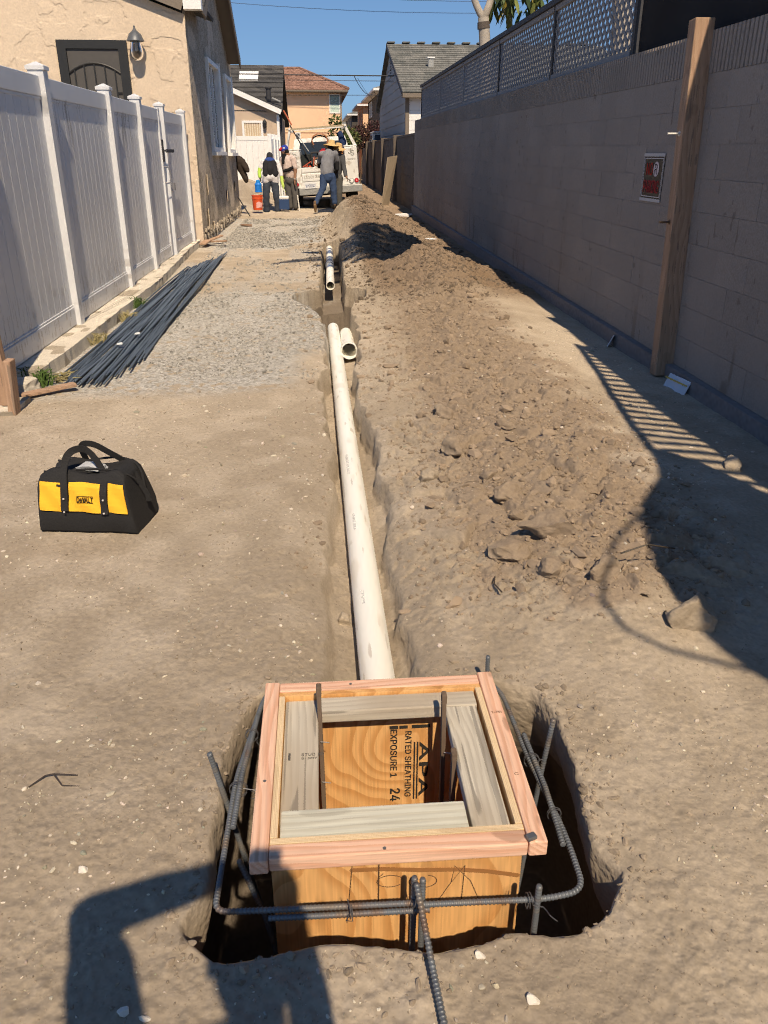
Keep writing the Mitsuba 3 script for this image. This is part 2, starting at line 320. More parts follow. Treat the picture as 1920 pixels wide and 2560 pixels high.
# loose stones and crumbs: nobody could count them
def chip(seed):
    s = trimesh.creation.icosphere(subdivisions=0); r = np.random.RandomState(seed); return TM(s.vertices*r.uniform(.6, 1.25, (12, 1))*r.uniform(.7, 1.3, (1, 3))*[1, 1, .75], s.faces, process=False)
PROTO = [chip(40+i) for i in range(8)]
def scatter(name, xs, ys, rs, cols, label, sink=.25):
    ms_v, ms_f, ms_c, o = [], [], [], 0
    zs = gz(xs, ys)
    for i in range(len(xs)):
        P = PROTO[i % 8]; a = R.uniform(0, 6.28); c, s = math.cos(a), math.sin(a); e = R.uniform(.65, 1.35)
        v = P.vertices*[e*rs[i], rs[i]/e, rs[i]]
        v = v@np.array([[c, s, 0], [-s, c, 0], [0, 0, 1.]])+[xs[i], ys[i], zs[i]+rs[i]*(.55-sink*1.4)]
        ms_v.append(v); ms_f.append(P.faces+o); o += len(v); ms_c.append(np.tile(cols[i], (len(v), 1)))
    put(name, TM(np.vstack(ms_v), np.vstack(ms_f), process=False), 'tinted_matte', color=np.vstack(ms_c), smooth=False, kind='stuff')
    tag(name, label, 'stones')
def pick(n, fx, fy, keep):
    x, y = fx(n), fy(n); k = keep(x, y) & slope_ok(x, y); return x[k], y[k]
U = lambda a, b: (lambda n: R.uniform(a, b, n))
LY = lambda a, b: (lambda n: a*(b/a)**R.uniform(0, 1, n))
nocut = lambda x, y: gz(x, y) > -.06
x, y = pick(16000, U(-2.0, 2.3), LY(.6, 7.), lambda x, y: nocut(x, y) & (meshkit.fbm(np.stack([x*3, y*3, x*0], -1), 3, 21) > R.uniform(.35, .72, len(x))))
r = np.clip(R.lognormal(-5.82, .58, len(x)), .0012, .013)*np.clip(.6+y/8, .7, 1.3)
c = (np.array([[.50, .45, .37]])*R.uniform(.5, 1.25, (len(x), 1))+R.normal(0, .012, (len(x), 3))).clip(.05, .8)
scatter('pale_pebbles', x, y, r, c, 'pale pebbles and chips strewn over the near dirt')
x, y = pick(60000, U(-.2, 2.4), LY(2.0, 21.5), lambda x, y: nocut(x, y) & (loose(x, y) > R.uniform(.15, 1.0, len(x))))
r = np.clip(R.lognormal(-5.35, .62, len(x)), .0025, .035)*np.clip(.75+y/12, .8, 1.8)
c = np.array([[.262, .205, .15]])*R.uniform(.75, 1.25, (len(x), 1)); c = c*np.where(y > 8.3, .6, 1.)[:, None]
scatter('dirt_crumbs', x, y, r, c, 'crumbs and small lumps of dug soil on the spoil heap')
x, y = pick(22000, U(-1.75, .05), LY(5.6, 21.), lambda x, y: (smoothn := (meshkit.fbm(np.stack([x*1.3, y*1.3, x*0+3], -1), 2, 31) > R.uniform(.30, .5, len(x)))) & (((y > 5.7-x*.05) & (y < 9.6)) | ((y > 14.5) & (y < 21)) | (R.uniform(0, 1, len(x)) < .22)) & nocut(x, y))
r = np.clip(R.lognormal(-4.95, .45, len(x)), .003, .02)*np.clip(y/9, .8, 1.5)
c = np.array([[.285, .272, .245]])*R.uniform(.5, 1.45, (len(x), 1))
scatter('gravel', x, y, r, c, 'grey crushed gravel lying in bands on the left of the trench')
x, y = pick(26000, U(-1.9, 1.4), LY(.6, 6.), lambda x, y: gz(x, y) > -.25)
r = np.clip(R.lognormal(-6.5, .5, len(x)), .001, .006)*np.clip(.6+y/6, .7, 1.5)
scatter('dirt_grains', x, y, r, np.array([[.28, .228, .172]])*R.uniform(.6, 1.3, (len(x), 1)), 'fine crumbs of dry soil all over the trodden dirt')
x, y = pick(1500, U(.2, 2.2), LY(2.1, 20.), lambda x, y: nocut(x, y) & (loose(x, y)*(.4+1.2*meshkit.fbm(np.stack([x*2, y*2, x*0+8], -1), 2, 77)) > R.uniform(.35, 1.1, len(x))))
r = np.clip(R.lognormal(-4.15, .45, len(x)), .008, .045)*np.clip(.8+y/30, .8, 1.4)
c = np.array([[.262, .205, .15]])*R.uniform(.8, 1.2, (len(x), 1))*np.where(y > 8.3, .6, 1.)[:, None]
PROTO = [rock((1.15, 1.15, 1.15), 80+i, 1, .9, .75) for i in range(8)]
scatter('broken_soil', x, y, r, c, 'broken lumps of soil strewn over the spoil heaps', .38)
x, y = R.uniform(-.5, .8, 9000), R.uniform(.95, 2.15, 9000); pt = shapely.points(np.column_stack([x, y])); k = (~shapely.contains(HOLE, pt)) & (shapely.distance(HOLE.exterior, pt) < R.exponential(.035, 9000)) & (gz(x, y) > -.05); x, y = x[k], y[k]
scatter('rim_crumbs', x, y, np.clip(R.lognormal(-5.6, .55, len(x)), .0015, .011), np.array([[.27, .222, .17]])*R.uniform(.7, 1.2, (len(x), 1)), 'crumbled soil lying round the lip of the hole')
# big clods and stones one can count
CL = [(.86, 2.76, .105, .12, .075, 'large rounded clod split from its neighbour by a dark crack'), (.69, 2.70, .10, .09, .06, 'broad clod left of the large rounded clod'),
      (1.20, 2.20, .115, .09, .08, 'big blocky clod at the near end of the heap in the shadow'), (.96, 2.41, .075, .06, .05, 'clod at the tip of the curved shadow loop'), (1.05, 2.33, .09, .045, .035, 'flat slab of dry soil beside the big blocky clod'),
      (.80, 3.18, .085, .065, .05, 'flat pale clod left of the dark shadow edge'), (.95, 3.20, .08, .06, .045, 'flat pale clod touching the dark shadow edge'), (.86, 2.40, .05, .045, .04, 'small upright clod near the wire stub'),
      (.80, 2.47, .06, .05, .045, 'rough clod at the left foot of the near heap'), (1.95, 3.48, .05, .075, .05, 'smooth oval stone lying in the striped shadow'), (.66, 3.85, .075, .09, .06, 'blocky brown clod at the left edge of the loose soil'),
      (.78, 3.5, .07, .05, .05, 'cracked grey clod in the middle of the loose soil'), (.50, 3.55, .06, .055, .045, 'brown clod sticking out close to the trench edge'), (1.0, 4.1, .05, .06, .04, 'long white-topped stone on the loose soil'),
      (.70, 4.5, .075, .055, .045, 'square clod high on the loose soil'), (.10, 2.6, .045, .035, .03, 'round stone in the trench left of the pipe')]
for x, y, a, b, h, lab in CL:
    if x == .10: x = .045
    s = R.randint(999); m = rock((a*.9, b*.95, h*1.05), s, 3, .9, 1.)
    nn = meshkit.fbm(m.vertices*22, 3, s)-.5; m.vertices += m.vertex_normals*(nn*.016)[:, None]
    m = move(m, x, y, float(gz(x, y))+h*.15, rz=R.uniform(0, 180))
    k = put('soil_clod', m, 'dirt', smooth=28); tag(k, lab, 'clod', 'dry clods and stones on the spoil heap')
for x, y, s_, lab in [(-.78, 1.05, .016, 'pale stone at the left frame edge near the elbow shadow'), (-.41, 1.02, .013, 'pair of white pebbles beside the body shadow, the left one'), (-.37, 1.005, .012, 'pair of white pebbles beside the body shadow, the right one'),
                      (.277, 1.085, .014, 'bright white stone in front of the hole'), (.36, .985, .017, 'cream stone set in the dirt at lower right'), (-.57, 1.35, .013, 'cream stone left of the shadowed elbow'), (-1.05, 3.72, .035, 'flat white stone behind the tool bag')]:
    k = put('white_stone', move(rock((s_, s_*.8, s_*.7), R.randint(99), 2, .4, 1.), x, y, float(gz(x, y))+s_*.2), 'tinted_matte', color=(.66, .62, .55)); tag(k, lab, 'stone', 'white stones on the dirt')
# ---------------------------------------------------------------- block wall on the right
WM = np.eye(4); _a = math.radians(-.36); WM[:2, :2] = [[math.cos(_a), -math.sin(_a)], [math.sin(_a), math.cos(_a)]]
_s = np.eye(4); _s[2, 1] = .0045; _s[2, 3] = -.0045*5; _o = np.eye(4); _o[0, 3] = 2.428
WM = _o@WM@_s                                            # the wall's own frame: face at x = 0, running along y, stepping up with the lane
def wput(name, m, mat_, parent=None, **k):
    m = m.copy(); m.apply_transform(WM); return put(name, m, mat_, parent, **k)
wall = thing('block_wall', 'long taupe painted block wall with a ribbed top course along the right of the alley', 'wall')
H0, CH, NC = .12, .2, 9
wput('core', box(.0045, .19, -2, 22.9, -.4, H0+CH*NC+.22), 'painted_block', wall)
mat('footing_paint', mikit.proc(lambda p, n, uv: mi.Color3f(.185, .175, .178)*(.85+.3*noise(p.x*40, p.y*40, p.z*40))), .85, .2)
wput('footing', box(-.055, .004, -2, 22.9, -.3, H0-.004), 'footing_paint', wall)
rest, n = [], 0
for r in range(NC):
    for k in range(-1, 53):
        y0 = 2.0+.4*k+(.2 if r % 2 else 0); y1 = min(y0+.4, 22.9)
        if y1-y0 < .1: continue
        p = R.normal(0, .0006); b = box(p, .02, y0+.0011, y1-.0011, H0+r*CH+.0011, H0+(r+1)*CH-.0011)
        if y0 > 3.3 and y0 < 15.6 and n < 290: wput('block', b, 'painted_block', wall); n += 1
        else: rest.append(b)
wput('far_block', cat(rest), 'painted_block', wall, kind='stuff')
zt = H0+NC*CH
for k in range(-10, 52):                                 # ribbed course on top
    y0 = 2.0+.4*k; pr = []
    for i in range(8):
        a = y0+.05*i; pr += [(a+.005, .020), (a+.009, -.004), (a+.040, -.004), (a+.044, .020)]
    poly = [(y0+.002, .06)]+[(a, b) for a, b in pr]+[(y0+.398, .06)]
    m = prism([(b, a) for a, b in poly], .236); m.apply_translation((0, 0, zt+.002)); wput('ribbed_block', m, 'painted_block', wall)
ZT = zt+.242
mat('dark_paint', (.045, .046, .052), .6, .3)
mat('grey_lattice', (.23, .235, .25), .7, .25)
lat = thing('lattice_screen', 'grey diagonal lattice screen in dark frames on top of the block wall', 'lattice')
PY = [7.12, 9.6, 12.45, 15.5, 18.5, 21.9]
LH = .69
for y in PY: wput('post', box(.05, .10, y-.03, y+.03, ZT+.002, ZT+LH), 'grey_lattice' if y in (15.5, 18.5) else 'dark_paint', lat)
wput('cap_rail', box(.02, .13, 7.05, 21.95, ZT+LH+.002, ZT+LH+.055), 'dark_paint', lat)
for a, b in zip(PY[:-1], PY[1:]):
    a, b = a+.032, b-.032
    wput('bottom_rail', box(.045, .085, a, b, ZT+.004, ZT+.05), 'grey_lattice', lat)
    wput('top_rail', box(.045, .085, a, b, ZT+LH-.05, ZT+LH-.002), 'grey_lattice', lat)
    z0, z1 = ZT+.052, ZT+LH-.052; h = z1-z0
    for s in (1, -1):
        y = a-h
        while y < b:
            sg = shapely.LineString([(y, z0), (y+h, z1)] if s > 0 else [(y, z1), (y+h, z0)]).buffer(.017, cap_style=2).intersection(shapely.box(a, z0, b, z1))
            if sg.area > .001:
                x0 = .062 if s > 0 else .069
                wput('slat', yz_prism(sg, x0, .006), 'grey_lattice', lat)
            y += .112
# black tarp along the near top of the wall
mat('black_cloth', (.012, .012, .014), .8, .25)
u = np.linspace(-1.5, 7.05, 90); w_ = np.linspace(0, 1, 26); UU, WW = np.meshgrid(u, w_)
xx = .085+.05*np.sin(UU*2.3+WW*2)*WW+.03*np.sin(UU*7+WW*5)*WW*(1-WW)*2; zz = ZT-.06+WW*(1.20+.02*np.sin(UU*3))
q = (np.arange(25)[:, None]*90+np.arange(89)[None]).ravel()
tm = TM(np.column_stack([xx.ravel(), UU.ravel(), zz.ravel()]), np.vstack([np.stack([q, q+1, q+91], -1), np.stack([q, q+91, q+90], -1)]), process=False)
tarp = thing('shade_tarp', 'black shade tarp stretched above the near end of the block wall beside the lattice', 'tarp')
wput('sheet', tm, 'black_cloth', tarp, smooth=True)
for y in (6.98, 4.2, 1.2): wput('pole', lathe([(0, 0), (.02, 0), (.02, 1.12), (0, 1.12)], 10, .15, y, ZT), 'dark_paint', tarp)
# made-up slatted canopy, unseen overhead, shaped to cast the shadows on the heap
can = thing('added_canopy', 'added slatted roof with black sheets, unseen overhead, shaped to cast the striped shadow', 'canopy')
O = V(.300, -2.620)
zc = 3.0
beam_pts = [V(2.096, 6.42), V(1.90, 5.3), V(1.686, 4.15), V(1.60, 3.7)]
for a, b in zip(beam_pts[:-1], beam_pts[1:]): put('beam', beam((*(a+O), zc), (*(b+O), zc), .045, .05), 'dark_paint', can)
y = 6.2
while y > 3.05:
    xo = np.interp(y, [3.0, 4.15, 5.3, 6.42], [1.60, 1.686, 1.90, 2.096])
    put('slat', beam((xo+O[0], y+O[1], zc), (2.9+O[0], y+O[1]-.09, zc), .048, .018), 'dark_paint', can); y -= .125
for x_, y_ in ((2.9, .9), (2.9, 3.4)): put('post', box(x_-.04, x_+.04, y_-.04, y_+.04, 0, zc-.03), 'dark_paint', can)
sp = shapely.Polygon([(1.61, 3.78), (1.50, 3.38), (1.24, 3.0), (1.15, 2.55), (1.19, 2.2), (1.32, 1.90), (1.55, 1.6), (1.5, .6), (2.8, .4), (2.8, 2.9), (2.3, 3.0), (2.0, 3.15), (1.8, 3.55)]).buffer(.05).buffer(-.05)
sp2 = shapely.Polygon([(2.10, 6.35), (2.05, 5.2), (2.02, 4.4), (2.00, 3.9), (1.97, 3.45), (2.02, 3.1), (2.9, 2.8), (2.9, 6.2)])  # added sheet that darkens the ground between the slat shadows and the wall
put('shadow_sheet', move(prism(sp, .006), O[0], O[1], zc-.035), 'black_cloth', can)
put('shadow_sheet', move(prism(sp2, .006), O[0], O[1], zc+.05), 'black_cloth', can)
rp = np.array([(1.24, 2.95), (1.08, 2.80), (.95, 2.60), (.89, 2.42), (.93, 2.26), (1.04, 2.14), (1.2, 2.04), (1.35, 1.93)])
put('rope', tube([(a+O[0], b+O[1], zc-.03-.10*math.sin(i/7*math.pi)) for i, (a, b) in enumerate(rp)], .011, 6), 'dark_paint', can)

post = thing('gate_post', 'tall brown timber post bolted to the block wall beside the no parking sign', 'post')
pm = rbox(.125, .105, 2.2, .006); pm = move(pm, 2.402, 0, 1.13); pm = rot(pm, -3.6, (1, 0, 0), (2.402, 0, .03)); pm.apply_translation((0, 5.44, 0))
put('timber', pm, 'post_timber', post, uv=np.tile([2., .3], (len(pm.vertices), 1)))
for nm, z, col, L in (('bolt', 1.585, (.62, .62, .60), .085), ('bolt', 1.05, (.16, .11, .075), .075)):
    yb = 5.44+.062*z
    bm = cat([frame_to(lathe([(0, 0), (.007, 0), (.007, L), (0, L)], 10), V(2.345, yb, z), V(0, 1, 0), V(0, 0, 1), V(-1, 0, 0)), frame_to(lathe([(0, 0), (.013, 0), (.013, .011), (0, .011)], 6), V(2.344, yb, z), V(0, 1, 0), V(0, 0, 1), V(-1, 0, 0)),
              frame_to(lathe([(.005, 0), (.0165, 0), (.0165, .003), (.005, .003)], 14), V(2.341, yb, z), V(0, 1, 0), V(0, 0, 1), V(-1, 0, 0))])
    put(nm, bm, 'bare_steel', post, color=col, label='bright galvanised bolt' if z > 1.3 else 'rusty bolt')
# no parking sign
sg = thing('no_parking_sign', 'black sign with red NO PARKING lettering taped to the block wall', 'sign')
EY, EZ, EX = V(0, -1, 0), V(0, 0, 1), V(-1, 0, 0)
sw, shh, sx, sy, sz = .385, .30, 2.464, 6.40, 1.156
put('panel', box(sx-.003, sx, sy-sw, sy, sz, sz+shh), 'tinted_satin', sg, color=(.012, .011, .012))
def ring_rect(a, b, w): return shapely.box(0, 0, a, b).difference(shapely.box(w, w, a-w, b-w))
put('white_border', frame_to(prism(ring_rect(sw-.036, shh-.036, .005), .0008), V(sx-.0032, sy-.018, sz+.018), EY, EZ, EX), 'tinted_matte', sg, color=(.62, .6, .62))
for z in (sz+shh-.008, sz-.014): put('tape_strip', box(sx-.006, sx-.0035, sy-sw-.004, sy+.004, z, z+.022), 'tinted_satin', sg, color=(.42, .43, .46))
for y in (sy-.006, sy-sw): put('tape_strip', box(sx-.0045, sx-.0033, y, y+.006, sz+.012, sz+shh-.012), 'tinted_satin', sg, color=(.42, .43, .46))
def fit(m, w, h):
    a = m.bounds; m = m.copy(); m.apply_translation(-a[0]); m.vertices[:, 0] *= w/(a[1]-a[0])[0]; m.vertices[:, 1] *= h/(a[1]-a[0])[1]; return m
put('lettering', lay_text(fit(text('NO', .08), .12, .085), V(sx-.0045, sy-.068, sz+.165), EY, EZ), 'tinted_matte', sg, color=(.40, .035, .025))
put('lettering', lay_text(fit(text('PARKING', .08), .285, .088), V(sx-.0045, sy-.045, sz+.045), EY, EZ), 'tinted_matte', sg, color=(.40, .035, .04))
disc = shapely.Point(0, 0).buffer(1, 24); disc = shapely.affinity.scale(disc, .05, .05)
put('symbol_disc', frame_to(prism(disc, .0008), V(sx-.0036, sy-.25, sz+.208), EY, EZ, EX), 'tinted_matte', sg, color=(.62, .55, .58))
put('symbol_letter', lay_text(fit(text('R', .06), .048, .07), V(sx-.0050, sy-.226, sz+.173), EY, EZ), 'tinted_matte', sg, color=(.015, .012, .012))
for x, y, rz, a, b, lab in ((2.365, 5.08, 8, .05, .24, 'creased white sheet of packaging leaning on the wall footing near the timber post'), (2.385, 6.46, -10, .04, .10, 'small white paper scrap on the wall footing beyond the timber post')):
    t = thing('paper_scrap', lab, 'paper')
    m = trimesh.creation.box((.004, b, .10)).subdivide().subdivide().subdivide(); m.vertices[:, 0] += .012*np.sin(m.vertices[:, 1]*30)
    put('sheet', move(rot(m, 25, (0, 1, 0), (0, 0, 0)), x, y, .055, rz=rz), 'tinted_matte', t, color=(.62, .66, .74))
    if b > .2: put('stripe', move(rot(box(-.008, -.005, -.13, .13, .015, .025), 25, (0, 1, 0), (0, 0, 0)), x-.012, y, .055, rz=rz), 'tinted_matte', t, color=(.6, .42, .1))

# ---------------------------------------------------------------- farther, lower wall on the right
mat('dark_block', mikit.proc(lambda p, n, uv: mix((.11, .092, .078), (.155, .13, .11), fbm(p.y*1.3, p.z*2, p.x, 3))*(.85+.3*noise(p.y*50, p.z*50, p.x*50))), .9, .2)
w2 = thing('low_wall', 'dark low block wall with pilasters beyond the painted wall beside the truck', 'wall')
put('core', box(2.62, 2.78, 22.95, 50, -.6, 1.90), 'dark_block', w2)
for r in range(10):
    for k in range(17):
        y0 = 23.1+.8*k+(.4 if r % 2 else 0)
        if y0 < 36: put('block', box(2.612, 2.64, y0+.006, y0+.794, -.12+.2*r+.004, -.12+.2*(r+1)-.004), 'dark_block', w2)
put('coping', box(2.60, 2.80, 22.95, 50, 1.902, 1.96), 'dark_block', w2)
for y in (28.3, 33.6, 38.8, 44.): put('pilaster', box(2.50, 2.82, y, y+.3, -.6, 2.0), 'dark_block', w2)
pl = thing('leaning_board', 'tall tan sheet of plywood leaning on the low dark wall', 'board')
A, B, C, D = V(2.16, 26.3, 1.36), V(2.49, 26.75, 1.40), V(2.21, 26.6, -.05), V(1.95, 26.1, -.05)
nn = np.cross(B-A, D-A); nn /= np.linalg.norm(nn)
bv = np.array([A, B, C, D, A+nn*.02, B+nn*.02, C+nn*.02, D+nn*.02])
put('sheet', TM.convex_hull.fget(TM(bv, [[0, 1, 2], [0, 2, 3], [4, 5, 6], [4, 6, 7], [0, 1, 5], [2, 3, 7]], process=False)), 'tinted_matte', pl, color=(.33, .27, .20))
k = put('litter', move(rock((.16, .10, .02), 5, 1), 2.02, 15.2, float(gz(2.02, 15.2))+.02), 'tinted_matte', color=(.66, .68, .72)); tag(k, 'white litter on the far spoil heap near the wall', 'litter')
k = put('litter', move(rock((.30, .45, .06), 8, 2, .8), 2.2, 21.6, float(gz(2.2, 21.6))+.03), 'tinted_matte', color=(.50, .48, .46)); tag(k, 'pale rubbish heaped at the foot of the leaning plywood board', 'litter')

# ---------------------------------------------------------------- white vinyl fence, kerb and wooden gate post on the left
FX = -2.15
kb = thing('concrete_kerb', 'low weathered concrete kerb under the white fence', 'kerb')
kp = [(-2.33, 5.55), (-1.955, 5.62), (-1.93, 6.4), (-1.925, 7.4), (-1.915, 8.7), (-1.905, 10.0), (-1.96, 11.6), (-2.03, 13.2), (-2.05, 14.85), (-2.33, 14.85)]
km = move(prism(shapely.Polygon(kp).segmentize(.07), .30), 0, 0, -.2); km = km.subdivide(); nk = meshkit.fbm(km.vertices*9, 3, 4)-.5; km.vertices += np.column_stack([nk*.05*(km.vertices[:, 0] > -2.2), nk*.02, nk*.012])
put('slab', km, 'old_concrete', kb)
ck = move(rock((.13, .12, .10), 17, 3, .6, 1.), -2.02, 5.42, .015); k = put('concrete_chunk', ck, 'old_concrete'); tag(k, 'broken concrete chunk at the near end of the kerb beside the wooden gate', 'rubble')
ZB, ZTOP = .135, 2.02
def fence_bay(t, y0, y1, stile=0.):
    """boards between two posts, with their grooves, and the rails"""
    n = max(1, round((y1-y0-2*stile)/.155)); s = (y1-y0-2*stile)/n
    for i in range(n):
        a, b = y0+stile+i*s, y0+stile+(i+1)*s
        poly = [(FX-.016, a+.0008), (FX-.008, a+.0008), (FX+.004, a+.008), (FX+.004, b-.0008), (FX-.016, b-.0008)]
        put('board', move(prism(poly, 1.80), 0, 0, ZB+.05), 'white_vinyl', t)
    for nm, za, zb in (('top_rail', ZTOP-.145, ZTOP), ('bottom_rail', ZB-.03, ZB+.12)):
        put(nm, move(rbox(.044, y1-y0-.004, zb-za, .005), FX-.002, (y0+y1)/2, (za+zb)/2), 'white_vinyl', t)
        put('trim', box(FX+.002, FX+.012, y0+.002, y1-.002, *((za-.022, za-.0015) if nm == 'top_rail' else (zb+.0015, zb+.016))), 'white_vinyl', t)
def fence_post(t, y, h=2.06, w=.118):
    p = put('post', box(FX-w/2, FX+w/2, y-w/2, y+w/2, .07, h), 'white_vinyl', t)
    e = w/2+.012; cap = m3.Manifold.hull_points([(a*e, b*e, z) for a in (-1, 1) for b in (-1, 1) for z in (0, .028)]+[(0, 0, .062)])
    put('cap', move(man(cap), FX, y, h+.001), 'white_vinyl', p)
fen = thing('vinyl_fence', 'white vinyl privacy fence with capped posts and grey mildew along its top', 'fence')
PST = [5.05, 7.30, 9.46, 11.0, 12.62, 14.55]
for y in PST[1:]: fence_post(fen, y)
for a, b in ((4.95, 7.30), (7.30, 9.46), (9.46, 11.0), (12.62, 14.55)): fence_bay(fen, a+.06, b-.06)
gt = thing('vinyl_gate', 'narrow white vinyl gate with a dark lever latch between two fence posts', 'gate')
fence_bay(gt, 11.09, 12.43, .10)
for y in (11.14, 12.38): put('stile', box(FX-.028, FX+.028, y-.05, y+.05, .12, 2.03), 'white_vinyl', gt)
lt = put('latch', cat([box(FX+.030, FX+.042, 12.33, 12.43, 1.36, 1.64), box(FX+.043, FX+.07, 12.37, 12.40, 1.49, 1.515)]), 'dark_paint', gt)
put('lever', move(rbox(.02, .62, .045, .006), FX+.085, 12.66, 1.50), 'dark_paint', lt)
hd = put('pull_handle', tube([(FX+.03, 12.36, 1.30), (FX+.09, 12.38, 1.29), (FX+.11, 12.39, 1.2), (FX+.09, 12.38, 1.10), (FX+.03, 12.36, 1.09)], .009, 8), 'bare_steel', gt, color=(.3, .3, .32))
put('lock', box(FX+.06, FX+.105, 12.64, 12.70, .98, 1.08), 'bare_steel', gt, color=(.25, .25, .27))
mat('dry_weed', (.30, .26, .13), .9, .1); mat('green_weed', (.07, .12, .03), .7, .2)
def weed(x, y, r, n, h, m, lab):
    t = thing('weed', lab, 'weed'); ms = []
    for i in range(n):
        a = R.uniform(0, 6.28); q = r*R.uniform(.3, 1); hh = h*R.uniform(.4, 1); bx, by = x+R.normal(0, r*.25), y+R.normal(0, r*.4)
        ms.append(tube([(bx, by, .0), (bx+q*.4*math.cos(a), by+q*.4*math.sin(a), hh*.7), (bx+q*math.cos(a), by+q*math.sin(a), hh*.8)], [.004, .005, .0008], 3, False))
    put('stalks', cat(ms), m, t)
weed(-1.93, 5.60, .09, 60, .14, 'green_weed', 'green weed tuft at the broken near end of the kerb')
weed(-2.06, 5.66, .06, 40, .16, 'green_weed', 'small green weed behind the concrete chunk')
weed(-1.88, 6.9, .10, 40, .12, 'dry_weed', 'dry weed between the kerb and the rod bundle, nearest the camera'); weed(-1.88, 8.6, .10, 50, .16, 'green_weed', 'green weed in the crack along the middle of the kerb'); weed(-1.86, 7.9, .10, 40, .12, 'dry_weed', 'dry weed along the kerb before the second fence post'); weed(-1.83, 5.75, .12, 50, .06, 'dry_weed', 'dry straw at the near ends of the rods')
gp = thing('wooden_gate', 'reddish timber gate boards at the left edge standing on a concrete footing', 'gate')
for i, (a, b) in enumerate(((-2.005, -1.94), (-2.095, -2.01), (-2.195, -2.10), (-2.31, -2.20))):
    m = rot(move(rbox(b-a, .04 if i else .07, 2.42, .004), (a+b)/2, 5.04+(0 if i else -.01), 1.24), -2.0, (0, 1, 0), (-2, 5, 0)); put('plank', m, 'post_timber', gp, uv=np.tile([2., .9+i], (len(m.vertices), 1)))
m = rbox(.045, .095, .55, .004); m = move(rot(rot(m, 4, (0, 1, 0), (0, 0, 0)), 0, (1, 0, 0), (0, 0, 0)), -1.905, 4.93, .06); put('stub_board', m, 'post_timber', gp, uv=np.tile([2., 4.4], (len(m.vertices), 1)))
ft = box(-2.45, -1.90, 4.88, 5.2, -.2, .028).subdivide().subdivide().subdivide(); ft.vertices += (ft.vertices-ft.centroid)*0+np.column_stack([meshkit.fbm(ft.vertices*14, 3, 2)-.5]*3)*[.03, .04, .02]
put('footing', ft, 'old_concrete', gp)
k = put('wood_scrap', move(rbox(.36, .07, .022, .004), -1.83, 5.36, .03, ry=-3, rz=33), 'post_timber', uv=np.tile([0., 2.], (len(rbox(.36, .07, .022, .004).vertices), 1))); tag(k, 'dark broken wood scrap lying before the kerb end', 'wood')
for i, (x, y, L, w, rz, ry, lab) in enumerate(((-1.92, 15.0, .55, .10, 40, -14, 'splintered red-brown board propped at the house corner'), (-1.80, 14.8, .45, .08, -25, -4, 'red-brown board lying flat by the house corner'), (-1.95, 14.7, .3, .12, 75, -8, 'short red-brown offcut tight against the house corner'))):
    m = rbox(L, w, .025, .004); k = put('wood_scrap', move(m, x, y, .07, ry=ry, rz=rz), 'post_timber', uv=np.tile([0., i+3.], (len(m.vertices), 1))); tag(k, lab, 'wood')
# ---------------------------------------------------------------- stucco house on the left
HX, HY0, HY1 = -2.0, 14.92, 22.3
mat('dark_roof', mikit.proc(lambda p, n, uv: mix((.05, .05, .052), (.085, .083, .08), cell_rand(p.x*3+p.y*3, p.z*7, 1.))*(.8+.4*noise(p.x*40, p.y*40, p.z*40))), .9, .2)
mat('taupe_trim', (.19, .16, .13), .7, .2)
mat('white_trim', (.74, .74, .73), .5, .4)
mat('black_iron', (.02, .021, .022), .45, .4)
hs = thing('stucco_house', 'beige stucco house on the left with a rough grey side wall and dark door', 'house')
prof = [(-9.5, 3.35), (-5.6, 4.72), (HX, 3.50)]
put('front_wall', xz_prism([(-9.5, -.3), (HX-.004, -.3), (HX-.004, 3.47), (-5.6, 4.70), (-9.5, 3.33)], HY0, .18), 'beige_stucco', hs)
G = [(HY0+.02, -.3), (HY1, -.3), (HY1, 3.45), (18.3, 5.2), (15.05, 3.56), (HY0+.02, 3.52)]
wins = [(17.15, 18.95, 1.50, 3.10), (20.25, 21.62, 1.48, 3.07)]
sw_ = shapely.Polygon(G)
for a, b, c, d in wins: sw_ = sw_.difference(shapely.box(a, c, b, d))
put('side_wall', yz_prism(sw_, HX-.034, .034), 'rough_stucco', hs, label='rough grey scratch-coat side wall')
ed = []
for i in range(150):                                     # torn lower edge of the coat
    y = HY0+.1+(HY1-HY0)*i/150+R.normal(0, .02); ed.append(move(rock((.03, .05, .05), i % 40, 1, .5, 1.), HX+.02, y, .12+.06*math.sin(i*.7)+R.normal(0, .03)))
put('torn_edge', cat(ed), 'rough_stucco', hs, kind='stuff')
put('base_course', box(HX-.1, HX+.015, HY0+.02, HY1, -.3, .07), 'old_concrete', hs)
for y, z, a, b in ((15.9, .95, .16, .34), (15.7, .35, .18, .40), (19.2, .62, .2, .22), (21.2, .75, .18, .20), (16.4, .22, .3, .12)):
    put('patch', move(rot(rbox(.012, a, b, .004), 8, (0, 0, 1), (0, 0, 0)), HX+.02, y, z), 'beige_stucco', hs, label='loose flap of beige stucco on the side wall')
for a, b, c, d in wins:
    w = .075; fr = shapely.box(a, c, b, d).difference(shapely.box(a+w, c+w, b-w, d-w))
    f = put('window', yz_prism(fr, HX-.06, .115), 'white_trim', hs)
    put('sash', box(HX-.02, HX+.015, (a+b)/2-.03, (a+b)/2+.03, c+w, d-w), 'white_trim', f)
    put('pane', box(HX-.05, HX-.045, a+w, b-w, c+w, d-w), 'pane', f)
    put('sill', box(HX-.02, HX+.105, a-.04, b+.04, c-.07, c-.003), 'white_trim', f)
    put('casing', box(HX+.001, HX+.075, b+.001, b+.09, c, d+.05), 'white_trim', f)
